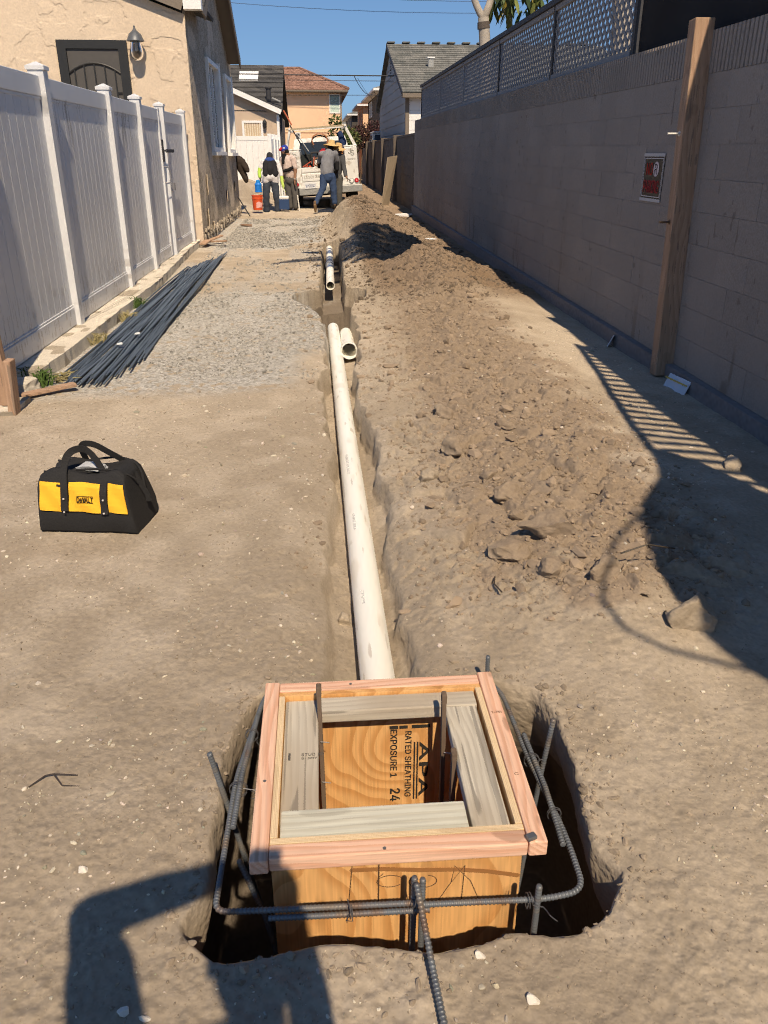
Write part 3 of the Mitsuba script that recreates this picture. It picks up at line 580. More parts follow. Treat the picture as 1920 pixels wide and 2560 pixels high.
# roofs: a front gable facing the camera and a side gable facing the alley
def slab(p0, p1, q1, q0, t):
    P = np.array([p0, p1, q1, q0], float); n = np.cross(P[1]-P[0], P[3]-P[0]); n /= np.linalg.norm(n); n *= np.sign(n[2])
    return TM(np.vstack([P, P-n*t]), [[0, 1, 2], [0, 2, 3], [6, 5, 4], [7, 6, 4], [0, 4, 5], [0, 5, 1], [1, 5, 6], [1, 6, 2], [2, 6, 7], [2, 7, 3], [3, 7, 4], [3, 4, 0]], process=False)
EAX = HX+.30
put('roof', slab((-5.6, HY0-.12, 4.90), (EAX, HY0-.12, 3.60), (EAX, 16.4, 3.60), (-5.6, 16.4, 4.90), .05), 'dark_roof', hs)
put('roof', slab((-5.6, HY0-.12, 4.90), (-9.6, HY0-.12, 3.50), (-9.6, 20, 3.50), (-5.6, 20, 4.90), .05), 'dark_roof', hs)
put('soffit', slab((-5.6, HY0-.11, 4.845), (EAX-.01, HY0-.11, 3.545), (EAX-.01, HY0+.02, 3.545), (-5.6, HY0+.02, 4.845), .03), 'taupe_trim', hs)
put('barge_board', slab((-5.6, HY0-.15, 4.89), (-1.98, HY0-.15, 3.645), (-1.98, HY0-.122, 3.645), (-5.6, HY0-.122, 4.89), .15), 'taupe_trim', hs)
put('fascia', box(-1.97, EAX+.005, HY0-.30, HY0-.125, 3.50, 3.65), 'white_trim', hs)
put('fascia', box(EAX-.02, EAX+.006, HY0-.12, HY0+.30, 3.47, 3.60), 'taupe_trim', hs)
put('roof', slab((-7, 18.3, 5.42), (EAX, 18.3, 5.42), (EAX, 21.75, 3.48), (-7, 21.75, 3.48), .05), 'dark_roof', hs)
put('roof', slab((-7, 18.3, 5.42), (EAX, 18.3, 5.42), (EAX, 15.1, 3.62), (-7, 15.1, 3.62), .05), 'dark_roof', hs)
for y1, z1 in ((21.75, 3.42), (15.1, 3.56)):
    put('barge_board', slab((EAX-.03, 18.3, 5.36), (EAX, 18.3, 5.36), (EAX, y1, z1), (EAX-.03, y1, z1), .16), 'taupe_trim', hs)
    put('soffit', slab((HX, 18.3, 5.34), (EAX-.032, 18.3, 5.34), (EAX-.032, y1, z1-.02), (HX, y1, z1-.02), .02), 'taupe_trim', hs)
dr_ = put('door', box(-4.02, -2.95, HY0-.012, HY0+.01, .5, 3.09), 'black_iron', hs, label='black security door with arched bars')
fr = shapely.box(-4.03, .5, -2.94, 3.10).difference(shapely.box(-3.89, .5, -3.08, 2.98))
put('frame', xz_prism(fr, HY0-.06, .045), 'black_iron', dr_)
put('screen', box(-3.885, -3.085, HY0-.03, HY0-.026, .5, 2.975), 'tinted_matte', dr_, color=(.085, .082, .08))
xs = np.linspace(-3.885, -3.085, 15); arc = [(x, HY0-.045, 2.64+.14*(1-((x+3.485)/.40)**2)) for x in xs]
put('arch_bar', tube(arc, .014, 6), 'black_iron', dr_)
for x in (-3.80, -3.645, -3.485, -3.325, -3.17):
    put('bar', box(x-.011, x+.011, HY0-.052, HY0-.036, .5, 2.63+.14*(1-((x+3.485)/.40)**2)), 'black_iron', dr_)
for x0, x1 in ((-3.88, -3.815), (-3.155, -3.09)):
    for z in (2.35, 2.05): put('bar', box(x0, x1, HY0-.052, HY0-.036, z, z+.022), 'black_iron', dr_)
lamp = thing('wall_lantern', 'grey-capped glass wall lantern mounted right of the dark door on the beige house', 'lamp')
LX, LYY = -2.77, HY0-.17
mat('lantern_grey', (.115, .125, .14), .45, .4, .3)
put('cap', lathe([(0, .56), (.012, .555), (.016, .54), (.012, .525), (.03, .50), (.034, .49), (.095, .44), (.118, .385), (.135, .355), (.135, .345), (.0, .345)], 20, LX, LYY, 2.73), 'lantern_grey', lamp, smooth=35)
scene['lamp_glass'] = {'type': 'dielectric', 'int_ior': 1.5, 'specular_transmittance': {'type': 'rgb', 'value': [.86, .83, .78]}}
put('globe', lathe([(.085, .34), (.085, .30), (.10, .24), (.105, .19), (.09, .13), (.055, .09), (.02, .075), (0, .073), (0, .079), (.018, .081), (.051, .096), (.084, .134), (.098, .19), (.093, .238), (.079, .298), (.079, .34), (.085, .34)], 20, LX, LYY, 2.73), 'lamp_glass', lamp, smooth=True)
put('socket', lathe([(0, .21), (.02, .21), (.02, .34), (0, .34)], 10, LX, LYY, 2.73), 'tinted_satin', lamp, color=(.55, .54, .5))
put('bracket', cat([tube([(LX, HY0-.02, 2.92), (LX, HY0-.10, 2.98), (LX, HY0-.13, 3.10), (LX, LYY+.02, 3.16)], .014, 8), move(lathe([(0, 0), (.065, 0), (.06, .02), (0, .03)], 16), LX, HY0-.001, 2.98, rx=90)]), 'lantern_grey', lamp)
jk = thing('dark_jacket', 'dark brown jacket hanging at the far corner of the grey house wall', 'jacket')
jm = limbs([[((-1.99, 22.15, 1.38), .07), ((-1.93, 22.2, 1.28), .12), ((-1.90, 22.2, 1.12), .11)], [((-1.86, 22.15, 1.27), .09), ((-1.77, 22.12, 1.13), .075), ((-1.73, 22.1, 1.07), .05)],
            [((-1.88, 22.2, 1.05), .085), ((-1.80, 22.2, .90), .07), ((-1.79, 22.2, .85), .065)]], .02, 5)
jm.vertices += jm.vertex_normals*((meshkit.fbm(jm.vertices*9, 3, 3)-.5)*.04)[:, None]
put('cloth', jm, 'tinted_matte', jk, smooth=True, color=(.045, .034, .028))
# ---------------------------------------------------------------- the timber form in the hole
fm = thing('wooden_form', 'square timber and plywood form box with a pink fir rim standing in the hole', 'form')
BX0, BX1, BY0, BY1, BZ = -.190, .456, 1.272, 1.888, .10
def tim(name, x0, x1, y0, y1, z0, z1, m='fir_timber', ax=0, r=.0035, rz=0, **k):
    b = rbox(x1-x0, y1-y0, z1-z0, r).subdivide(); b = move(b, (x0+x1)/2, (y0+y1)/2, (z0+z1)/2, rz=rz)
    return put(name, b, m, fm, uv=np.tile([float(ax), round(R.uniform(0, 9), 2)], (len(b.vertices), 1)), **k)
t = .040
tim('rim_timber', BX0, BX0+t, BY0-.012, BY1+.004, BZ-.038, BZ, ax=1)
tim('rim_timber', BX1-t, BX1+.001, BY0-.008, BY1+.006, BZ-.038, BZ+.003, ax=1)
tim('rim_timber', BX0+t+.001, BX1-t-.001, BY1-t, BY1, BZ-.038, BZ-.001, ax=0)
tim('rim_timber', BX0+t+.001, BX1-t-.002, BY0-.006, BY0+t-.006, BZ-.038, BZ-.001, ax=0)
px0, px1, py0, py1, w = BX0+t+.001, BX1-t-.001, BY0+t-.005, BY1-t-.001, .017
tim('plywood_side', px0, px1, py0, py0+w, -.78, BZ-.004, 'plywood', 2, .001, label='front plywood panel with pencil marks')
tim('plywood_side', px0, px1, py1-w, py1, -.78, BZ-.004, 'plywood', 2, .001, label='back plywood panel printed with black grade lettering')
tim('plywood_side', px0, px0+w, py0+w+.001, py1-w-.001, -.78, BZ-.006, 'plywood', 2, .001)
tim('plywood_side', px1-w, px1, py0+w+.001, py1-w-.001, -.78, BZ-.006, 'plywood', 2, .001)
for q in ((px0+.0005, px0+w-.0005, py0+w+.002, py1-w-.002), (px1-w+.0005, px1-.0005, py0+w+.002, py1-w-.002), (px0+.001, px1-.001, py0+.0005, py0+w-.0005)):
    tim('plywood_edge', *q, BZ-.0055, BZ-.002, 'ply_edge', 0 if q[1]-q[0] > .1 else 1, .0008)
ix0, ix1, iy0, iy1, b2 = px0+w+.001, px1-w-.001, py0+w+.001, py1-w-.001, .089
zt2 = BZ-.012
tim('brace_board', ix0, ix0+b2, iy0+b2*.6, iy1-.002, zt2-.040, zt2-.006, 'grey_timber', 1, label='stained grey brace board with a dark stamp')
tim('brace_board', ix1-b2-.004, ix1-.006, iy0+.01, iy1-b2*.55, zt2-.042, zt2-.004, 'grey_timber', 1)
tim('brace_board', ix0+b2+.004, ix1-.003, iy1-b2*.72, iy1-.001, zt2-.038, zt2, 'grey_timber', 0)
tim('brace_board', ix0+.003, ix1-b2-.012, iy0+.001, iy0+b2*.98, zt2-.036, zt2+.002, 'pale_timber', 0, label='pale green-grey brace board along the front')
tim('brace_end', ix0+.001, ix0+b2-.002, iy0+b2*.6+.0, iy0+b2*.6+.0, zt2-.05, zt2-.05) if 0 else None
# rusty stakes nailed inside
def stake(x0, z0, x1, z1, y, wd, nails, lab):
    m = cat([beam((x0, y, z0), (x1, y, z1), .011, wd), move(rbox(.014, wd*1.05, .03, .003), x1, y, z1)]).subdivide().subdivide()
    m.vertices += m.vertex_normals*((meshkit.fbm(m.vertices*60, 2, 7)-.5)*.003)[:, None]
    k = put('stake', m, 'tinted_matte', fm, smooth=False, color=(np.array([[.13, .095, .07]])*(.6+.9*meshkit.fbm(m.vertices*40, 3, 2))[:, None]), label=lab)
    for z in nails: put('nail', tube([(x0-.004, y-.02, z), (x0+.02, y-.028, z+.002)], .0014, 6), 'bare_steel', k, color=(.5, .5, .5))
stake(ix0+b2+.008, -.5, ix0+b2+.004, .175, 1.745, .022, (.02, -.12), 'long rusty stake along the left brace board')
stake(ix1-b2-.012, -.5, ix1-b2-.018, .165, 1.70, .022, (.0,), 'tall rusty stake along the right brace board')
stake(ix1-b2-.010, -.5, ix1-b2-.010, .085, 1.57, .026, (-.08,), 'short rusty stake nearer the front right')
# print on the plywood
INK = (.03, .026, .022)
yb = py1-w-.0012
def ink(s, h, w_, x, z, lab=None):                        # runs downwards, read with the head tilted right
    m = fit(text(s, .05, .0007, True), w_, h); put('print', frame_to(m, V(x, yb, z), V(0, 0, -1), V(1, 0, 0), V(0, -1, 0)), 'tinted_matte', fm, color=INK)
ox = ix0+b2
ink('EXPOSURE 1', .020, .175, .160, -.037)
ink('RATED SHEATHING', .019, .245, .203, -.045)
ink('24', .030, .05, .160, -.255)
ink('APA', .027, .205, .245, -.085)
for x in (.2285, .2375): put('print', box(x, x+.0042, yb-.0008, yb, -.30, -.085), 'tinted_matte', fm, color=INK)
for x in (.158, .186, .222): put('print', box(x, x+(.024 if x < .2 else .052), yb-.0008, yb, -.035, -.024), 'tinted_matte', fm, color=INK)
# stamps on the grey board and on the rim
for s, x, y, h, w_ in (('STUD', -.055, 1.60, .010, .035), ('KD', -.012, 1.60, .010, .014), ('S-DRY', -.055, 1.588, .007, .04)):
    put('stamp', frame_to(fit(text(s, .03, .0005), w_, h), V(x-.03, y, zt2-.0055), V(1, 0, 0), V(0, 1, 0), V(0, 0, 1)), 'tinted_matte', fm, color=(.08, .075, .07))
put('stamp', box(-.118+.0, -.112, 1.587, 1.613, zt2-.006, zt2-.0052), 'tinted_matte', fm, color=(.09, .085, .08))
for s, x, y in (('S-GRN', BX1-.034, 1.705), ('C', BX1-.026, 1.47)):
    put('stamp', frame_to(fit(text(s, .03, .0005), .026 if len(s) > 1 else .010, .009), V(x, y, BZ+.0032), V(1, 0, 0), V(0, 1, 0), V(0, 0, 1)), 'tinted_matte', fm, color=(.16, .07, .05))
# pencil marks on the front
yf = py0-.0006
def pencil(pts, r=.0011): put('pencil_mark', tube([(a, yf, b) for a, b in pts], r, 4), 'tinted_matte', fm, color=(.10, .06, .035))
pencil([(.255, -.05), (.262, .0), (.30, -.05), (.325, -.12)]); pencil([(.215, -.13), (.25, -.06), (.285, .0), (.28, -.13)])
th = np.linspace(0, 5.2, 16); pencil([(.19+.032*math.cos(a+2.3), -.042+.02*math.sin(a+2.3)) for a in th]); pencil([(.115+.03*math.cos(a+.4), -.035+.018*math.sin(a+.4)) for a in th])
pencil([(.03, .02), (.015, -.16)]); pencil([(.09, .03), (.088, -.10)], .0016); pencil([(.09, -.02), (.10, -.01)])
bnd = np.array([(.03, .006), (.10, .004), (.18, -.006), (.27, -.012), (.34, -.024), (.408, -.042)])
put('stain', frame_to(prism(shapely.LineString(bnd).buffer(.006), .0006), V(0, yf+.0004, 0), V(1, 0, 0), V(0, 0, 1), V(0, -1, 0)), 'tinted_matte', fm, color=(.30, .14, .05))
put('bracket', move(rbox(.022, .016, .010, .002), BX1-t+.006, BY0+.004, BZ+.007, rz=20), 'bare_steel', fm, color=(.16, .17, .18))
for x, y in ((.10, BY0+.004), (-.17, 1.5), (.43, 1.60), (.05, BY1-.02)): put('nail_head', lathe([(0, 0), (.004, 0), (.004, .002), (0, .002)], 8, x, y, BZ-.001), 'bare_steel', fm, color=(.22, .2, .19))

# ---------------------------------------------------------------- reinforcing cage and rods
mat('rebar_steel', VC, .5, .5, .35)
def smooth_path(p, n=12, rad=.06):
    p = np.asarray(p, float); out = [p[0]]
    for a, b, c in zip(p[:-2], p[1:-1], p[2:]):
        l = min(rad, .45*np.linalg.norm(a-b), .45*np.linalg.norm(c-b)); s, e = b+(a-b)/np.linalg.norm(a-b)*l, b+(c-b)/np.linalg.norm(c-b)*l
        for t_ in np.linspace(0, 1, n): out.append((1-t_)**2*s+2*t_*(1-t_)*b+t_*t_*e)
    out.append(p[-1]); return np.array(out)
def rebar(p, d=.0127, pitch=.0085):
    p = np.asarray(p, float); s = np.r_[0, np.cumsum(np.linalg.norm(np.diff(p, axis=0), axis=1))]; n = int(s[-1]/pitch)
    g = np.sort(np.concatenate([np.arange(n)*pitch+o for o in (0, .0034, .0044, .0064, .0074)])); g = g[g < s[-1]]
    ph = (g/pitch) % 1; r = np.where((ph > .5) & (ph < .8), d*.57, d*.47)
    q = np.column_stack([np.interp(g, s, p[:, k]) for k in range(3)]); return tube(q, r, 9)
def steel_cols(m, c=(.135, .15, .168)):
    k = sstep(.56, .72, meshkit.fbm(m.vertices*17, 3, 8))[:, None]*.8; dz = sstep(.55, .7, meshkit.fbm(m.vertices*31, 2, 5))[:, None]*.5
    b = np.array([c])*(.75+.5*meshkit.fbm(m.vertices*25, 2, 3))[:, None]; return (b*(1-k)+np.array([[.17, .105, .065]])*k)*(1-dz)+np.array([[.22, .19, .15]])*dz
cage = thing('rebar_cage', 'ribbed steel reinforcing hoop wired round the timber form', 'rebar')
def bar(name, p, lab=None, **k):
    m = rebar(p, **k); return put(name, m, 'rebar_steel', cage, smooth=True, color=steel_cols(m), label=lab)
bar('hoop', smooth_path([(-.196, 1.97, .0), (-.206, 1.90, .02), (-.252, 1.60, .022), (-.262, 1.21, .02), (-.2, 1.207, .02), (.17, 1.196, .024)], rad=.055), 'left bent bar of the hoop')
bar('hoop', smooth_path([(.463, 1.98, .01), (.495, 1.90, .02), (.505, 1.62, .02), (.532, 1.36, .016), (.528, 1.205, .018), (.44, 1.188, .02), (.15, 1.190, .026)], rad=.075), 'right bent bar of the hoop')
bar('lap_bar', [(-.212, 1.83, .034), (-.236, 1.6, .035), (-.243, 1.42, .034)])
bar('lap_bar', [(.512, 1.70, .032), (.519, 1.5, .03), (.512, 1.31, .03)])
bar('lap_bar', [(-.15, 1.196, .008), (.0, 1.192, .009), (.19, 1.186, .014)])
bar('dowel', [(.563, 1.62, .143), (.545, 1.62, -.03), (.515, 1.64, -.5)]); bar('dowel', [(.418, 1.180, .070), (.414, 1.182, -.4)])
bar('dowel', [(.158, 1.206, .088), (.150, 1.206, -.5)]); bar('dowel', [(.176, 1.212, .075), (.174, 1.212, -.5)])
bar('dowel', [(-.302, 1.55, .15), (-.275, 1.56, -.02), (-.20, 1.58, -.5)]); bar('dowel', [(.462, 1.962, .108), (.468, 1.962, -.5)]); bar('dowel', [(-.226, 1.36, .0), (-.175, 1.34, -.16), (-.12, 1.33, -.5)])
def tie(c, n_, r=.017, seed=0):
    rr = np.random.RandomState(seed); c, n_ = np.array(c), np.array(n_, float); n_ /= np.linalg.norm(n_); a = np.cross(n_, [.3, .2, 1]); a /= np.linalg.norm(a); b = np.cross(n_, a)
    th = np.linspace(0, 4*np.pi, 30); p = c+r*(np.cos(th)[:, None]*a+np.sin(th)[:, None]*b)+n_*np.linspace(-.006, .006, 30)[:, None]
    e = p[-1]+np.cumsum(rr.normal(0, .012, (5, 3)), 0); put('tie_wire', tube(np.vstack([p, e]), .0011, 5), 'tinted_satin', cage, color=(.07, .07, .075))
tie((-.243, 1.56, .024), (0, 1, 0), .022, 1); tie((-.224, 1.76, .026), (0, 1, 0), .017, 2); tie((.512, 1.61, .02), (.1, 1, 0), .02, 3); tie((.520, 1.42, .022), (0, 1, 0), .017, 4); tie((.16, 1.195, .02), (1, 0, 0), .02, 5); tie((.02, 1.195, .014), (1, 0, 0), .015, 6); tie((.40, 1.187, .02), (1, 0, 0), .016, 7)
put('tie_wire', tube([(-.23, 1.555, .03), (-.19, 1.54, .034), (-.165, 1.525, .03), (-.19, 1.52, .03)], .001, 5), 'tinted_satin', cage, color=(.3, .3, .31))
rd = rebar([(.160, 1.19, .088), (.164, 1.15, .075), (.176, 1.03, .030), (.186, .90, .016), (.20, .72, .012), (.235, .30, .012)])
k = put('rebar_rod', rd, 'rebar_steel', smooth=True, color=steel_cols(rd)); tag(k, 'single ribbed rod running from the front of the hoop toward the viewer', 'rebar')
wr = tube([(-.80, 1.56, .004), (-.795, 1.60, .006), (-.74, 1.65, .02), (-.72, 1.655, .02), (-.66, 1.652, .014)], .0022, 6); wr2 = tube([(-.72, 1.654, .02), (-.69, 1.62, .012), (-.63, 1.615, .008)], .002, 6)
k = put('wire_scrap', cat([wr, wr2]), 'tinted_satin', color=(.05, .04, .035)); tag(k, 'short bent dark wire lying on the dirt left of the form', 'wire')
for p, lab in (([(.60, 2.52, .03), (.585, 2.46, .02), (.60, 2.40, .02)], 'thin dark wire stub upright at the left foot of the near heap'), ([(1.0, 2.38, .10), (1.1, 2.40, .11), (1.22, 2.44, .11)], 'dark twig lying across the clods in the shadow loop')):
    q = np.array(p); q[:, 2] += gz(q[:, 0], q[:, 1]); k = put('wire_scrap' if 'wire' in lab else 'twig', tube(q, .003, 5), 'tinted_satin', color=(.05, .04, .03)); tag(k, lab, 'wire' if 'wire' in lab else 'twig')
# bundle of rods by the kerb
NB = 54
for i in range(NB):
    f = i/(NB-1)
    x0 = -1.84+.46*f+R.normal(0, .02); g_ = np.clip(f*.55+.45*R.uniform()+R.normal(0, .05), 0, 1); x1 = -1.87+.43*g_
    y0 = 5.56+(.95*max(0, f-.70)/.30)*R.uniform(.6, 1)+R.uniform(-.05, .22)+(.0 if f > .15 else .15); y1 = 11.3+2.1*g_+R.normal(0, .18)
    lift = R.choice([.0, .010, .020, .032]); 
    ys = np.linspace(y0, y1, 12); bw = R.normal(0, .03); sS = (ys-y0)/(y1-y0)
    xs_ = x0+(x1-x0)*(sS*.75+.25*sS**2)+bw*np.sin(sS*np.pi); zs_ = np.maximum(gz(xs_, ys), -.02)*0+.018+lift*(.4+.6*np.sin(np.clip(sS, 0, 1)*np.pi))
    m = tube(np.column_stack([xs_, ys, zs_]), .0080, 7)
    k = put('rebar_rod', m, 'rebar_steel', smooth=True, color=np.array([.10, .128, .165])*R.uniform(.75, 1.4))
    tag(k, 'dark blue-grey steel rod in the loose bundle lying along the kerb', 'rebar', 'steel rods bundled along the kerb')
for x, y, lab in ((-1.62, 6.55, 'shiny paper tag on the rods, nearest the camera'), (-1.56, 6.95, 'crumpled clear plastic tag on the rods, farther from the camera')):
    k = put('paper_tag', move(rock((.035, .03, .02), 3, 1, .8), x, y, .075), 'tinted_gloss', color=(.6, .62, .64)); tag(k, lab, 'tag')

# ---------------------------------------------------------------- pipes
def pipe_mesh(p, q, r, th=.006, bell=0., n=36, segs=24):
    p, q = np.asarray(p, float), np.asarray(q, float); L = np.linalg.norm(q-p); ez = (q-p)/L; ex = np.cross(ez, (0, 0, 1)); ex /= np.linalg.norm(ex); ey = np.cross(ez, ex)
    o = [(r+(.010 if z < bell else 0), z) for z in np.linspace(0, L, segs)] if not bell else [(r+.011, 0), (r+.012, bell*.75), (r, bell*1.25), (r, L)]
    i = [(a-th, b) for a, b in o[::-1]]; return frame_to(trimesh.creation.revolve(np.array(o+i+[o[0]]), sections=n), p, ex, ey, ez)
P = thing('drain_pipe', 'long white plastic drain pipe running up the trench from the timber form', 'pipe')
put('pipe', pipe_mesh((.147, 1.865, -.088), (.118, 8.25, -.165), .057), 'pvc', P, smooth=40)
r2 = np.random.RandomState(4)
for s, y, w_, h in (('PVC', 2.55, .10, .012), ('SDR 35 SEWER', 3.9, .30, .014), ('4IN DWV', 3.2, .18, .012)):
    m = text(s, .05, .0006); m = fit(m, w_, h); a = math.radians(118); v = m.vertices.copy(); ang = a-v[:, 1]/.0572+.0; rr = .0573+v[:, 2]
    xa = .147-.0045*(y-1.865); za = -.088-.012*(y-1.865)
    m.vertices = np.column_stack([xa+rr*np.cos(ang)-.0045*(v[:, 0]), y+v[:, 0], za+rr*np.sin(ang)-.012*v[:, 0]]); put('print', m, 'tinted_matte', P, color=(.42, .42, .42))
P = thing('bell_pipe', 'short white pipe with a wide bell mouth lying beside the long drain pipe', 'pipe')
put('pipe', pipe_mesh((.232, 6.86, -.085), (.245, 8.15, -.20), .060, .007, .14), 'pvc', P, smooth=40)
P = thing('coupled_pipe', 'white pipe with a dark rubber coupling farther up the trench', 'pipe')
put('pipe', pipe_mesh((.130, 10.6, -.085), (.185, 15.0, -.03), .055), 'pvc', P, smooth=40)
put('coupling', pipe_mesh((.151, 12.35, -.063), (.1555, 12.72, -.058), .062, .005), 'tinted_satin', P, smooth=40, color=(.14, .15, .18))
for y in (12.40, 12.64): put('clamp', pipe_mesh((.151+.0125*(y-12.35), y, -.063+.0125*(y-12.35)), (.151+.0125*(y-12.31), y+.035, -.0625+.0125*(y-12.35)), .0645, .002), 'bare_steel', P, smooth=40, color=(.5, .52, .55))

# ---------------------------------------------------------------- tool bag
bag = thing('tool_bag', 'open black and yellow cloth tool bag sitting on the dirt left of the trench', 'bag')
BO, BR_ = V(-1.215, 3.175, float(gz(-1.0, 3.25))-.004), math.radians(-9.5)
bx_, by_ = V(math.cos(BR_), math.sin(BR_), 0), V(-math.sin(BR_), math.cos(BR_), 0)
def bag_put(nm, m, mat_, par=None, **k): return put(nm, frame_to(m, BO, bx_, by_, V(0, 0, 1)), mat_, par or bag, **k)
L_, D_, Hh = .42, .27, .265
def section(s):
    """outline of the bag across its depth at s in 0..1 along its length: (depth, height) round the loop"""
    pinch = 1-.10*abs(2*s-1)**3; sag = .012*math.sin(s*9)
    return [(.02, .0), (0.0, .02), (-.006, .08), (.000, .14), (.016, .215), (.034, .245+sag), (.052, .262+sag), (.066, .265+sag), (.076, .250+sag), (.188, .248+sag), (.20, .262+sag), (.212, .258+sag), (.226, .235), (.262, .14), (.280, .08), (.27, .02), (.25, 0)]
S = np.linspace(0, 1, 25); rows = []
for s in S:
    e = min(1, 9*min(s, 1-s)+.0); rows.append([(s*L_+(.012*(z/.26) if s < .5 else -.035*(z/.26)*max(0, (s-.75)/.25)), y+.022*(meshkit.fbm(np.array([s*5, y*9, z*9]), 2, 3)-.5), z*(.93+.07*e)) for y, z in section(s)])
G_ = np.array(rows); n_ = G_.shape[1]; vv = G_.reshape(-1, 3)
fq = [(i*n_+j, (i+1)*n_+j, (i+1)*n_+(j+1) % n_, i*n_+(j+1) % n_) for i in range(24) for j in range(n_)]
caps_ = [[0, j+1, j] for j in range(1, n_-1)]+[[24*n_, 24*n_+j, 24*n_+j+1] for j in range(1, n_-1)]
bm = TM(vv, np.array([t3 for a, b, c, d in fq for t3 in ((a, b, c), (a, c, d))]+caps_), process=False); bm.fix_normals()
mat('bag_black', mikit.proc(lambda p, n, uv: mi.Color3f(.020, .020, .021)*(.75+.6*noise(p.x*400, p.y*400, p.z*400))), .85, .25)
bag_put('body', bm, 'bag_black', smooth=50)
def front_at(s, z): o = section(s)[:7]; return np.interp(z, [a[1] for a in o[1:]], [a[0] for a in o[1:]])
def on_front(s, z, off): return (s*L_+.012*(z/.26) if s < .5 else s*L_-.035*(z/.26)*max(0, (s-.75)/.25), front_at(s, z)-off, z)
def patch(s0, s1, z0, z1, off, top=None):
    A_ = np.linspace(s0, s1, 12); Bz = np.linspace(0, 1, 9); v = []
    for b in Bz:
        for a in A_:
            f = (a-s0)/(s1-s0); v.append(on_front(a, z0(f)+(z1(f)-z0(f))*b, off))
    v = np.array(v); v[:, 1] -= .003*np.sin(v[:, 0]*60+v[:, 2]*50); q = (np.arange(8)[:, None]*12+np.arange(11)).ravel()
    f = np.vstack([np.stack([q, q+1, q+13], -1), np.stack([q, q+13, q+12], -1)]); back = v+[0, .003, 0]; n0 = len(v)
    return TM(np.vstack([v, back]), np.vstack([f, f[:, ::-1]+n0]), process=False)
zlo = lambda f: .113-.006*f; zhi = lambda f: .232-.005*f
YEL = (.80, .44, .035)
for a, b in ((.03, .250), (.330, .670), (.750, .968)): bag_put('yellow_panel', patch(a, b, zlo, zhi, .006), 'tinted_matte', color=YEL, smooth=False)
def strap(pts, w_):
    p = np.array(pts, float); t_ = np.gradient(p, axis=0); t_ /= np.linalg.norm(t_, axis=1)[:, None]; sd = np.cross(t_, [0, 1, 0.15]); sd /= np.linalg.norm(sd, axis=1)[:, None]; nn = np.cross(t_, sd)
    v = np.concatenate([np.stack([p-sd*w_/2-nn*.002, p+sd*w_/2-nn*.002, p+sd*w_/2+nn*.002, p-sd*w_/2+nn*.002], 1)]).reshape(-1, 3); f = []
    for i in range(len(p)-1):
        for j in range(4): a, b, c, d = 4*i+j, 4*i+(j+1) % 4, 4*i+4+(j+1) % 4, 4*i+4+j; f += [(a, b, c), (a, c, d)]
    return TM(v, f, process=False)
def spline(pts, n=30):
    from scipy.interpolate import CubicSpline
    p = np.array(pts, float); return CubicSpline(np.r_[0, np.cumsum(np.linalg.norm(np.diff(p, axis=0), axis=1))], p)(np.linspace(0, np.sum(np.linalg.norm(np.diff(p, axis=0), axis=1)), n))
s1, s2 = .29, .71
h1 = spline([on_front(s1, .115, .012), on_front(s1, .17, .012), on_front(s1, .22, .014), (.125, .055, .30), (.150, .075, .345), (.195, .095, .352), (.245, .085, .315), (.285, .06, .25), on_front(s2, .20, .014), on_front(s2, .16, .012), on_front(s2, .105, .012)], 40)
bag_put('handle', strap(h1, .030), 'bag_black')
h2 = spline([(.13, .235, .20), (.135, .225, .26), (.142, .19, .31), (.165, .165, .348), (.21, .16, .35), (.26, .175, .315), (.31, .20, .27), (.33, .235, .20)], 34)
bag_put('handle', strap(h2, .028), 'bag_black')
for s in (s1, s2):
    for z in (.112, .168): bag_put('rivet', move(trimesh.creation.icosphere(1, .0045), *(np.array(on_front(s, z, .018)))), 'bare_steel', color=(.7, .7, .7))
txt = text('DeWALT', .028, .0014, True); txt = fit(txt, .078, .023); tv = txt.vertices
tx = np.array([on_front(.415+a/L_, .153+b, .0105+c) for a, b, c in tv]); txt.vertices = tx; bag_put('lettering', txt, 'tinted_matte', color=(.03, .022, .01))
for z in (.151, .178): bag_put('lettering', TM(*(lambda m: (np.array([on_front(.415+a/L_, z+b, .0102+c) for a, b, c in m.vertices]), m.faces))(box(0, .078, 0, .0016, 0, .001).subdivide()), process=False), 'tinted_matte', color=(.03, .022, .01))
for a, b in ((.0, .0),): bag_put('zip', tube(spline([(.02, .072, .255), (.2, .076, .268), (.37, .078, .255), (.405, .10, .22)], 20), .0045, 6), 'bag_black')
bag_put('zip_back', tube(spline([(.02, .205, .255), (.2, .21, .266), (.36, .20, .262), (.40, .17, .235), (.415, .15, .19), (.425, .14, .15)], 24), .005, 6), 'bag_black')
bag_put('end_strap', strap(spline([(.385, .14, .24), (.405, .135, .19), (.432, .130, .14), (.436, .13, .11)], 12), .024), 'bag_black')
k = put('plastic_bag', frame_to(move(rock((.075, .045, .03), 33, 2, .8), .19, .135, .258), BO, bx_, by_, V(0, 0, 1)), 'tinted_gloss', color=(.42, .44, .46)); tag(k, 'crumpled clear plastic inside the open tool bag', 'plastic')
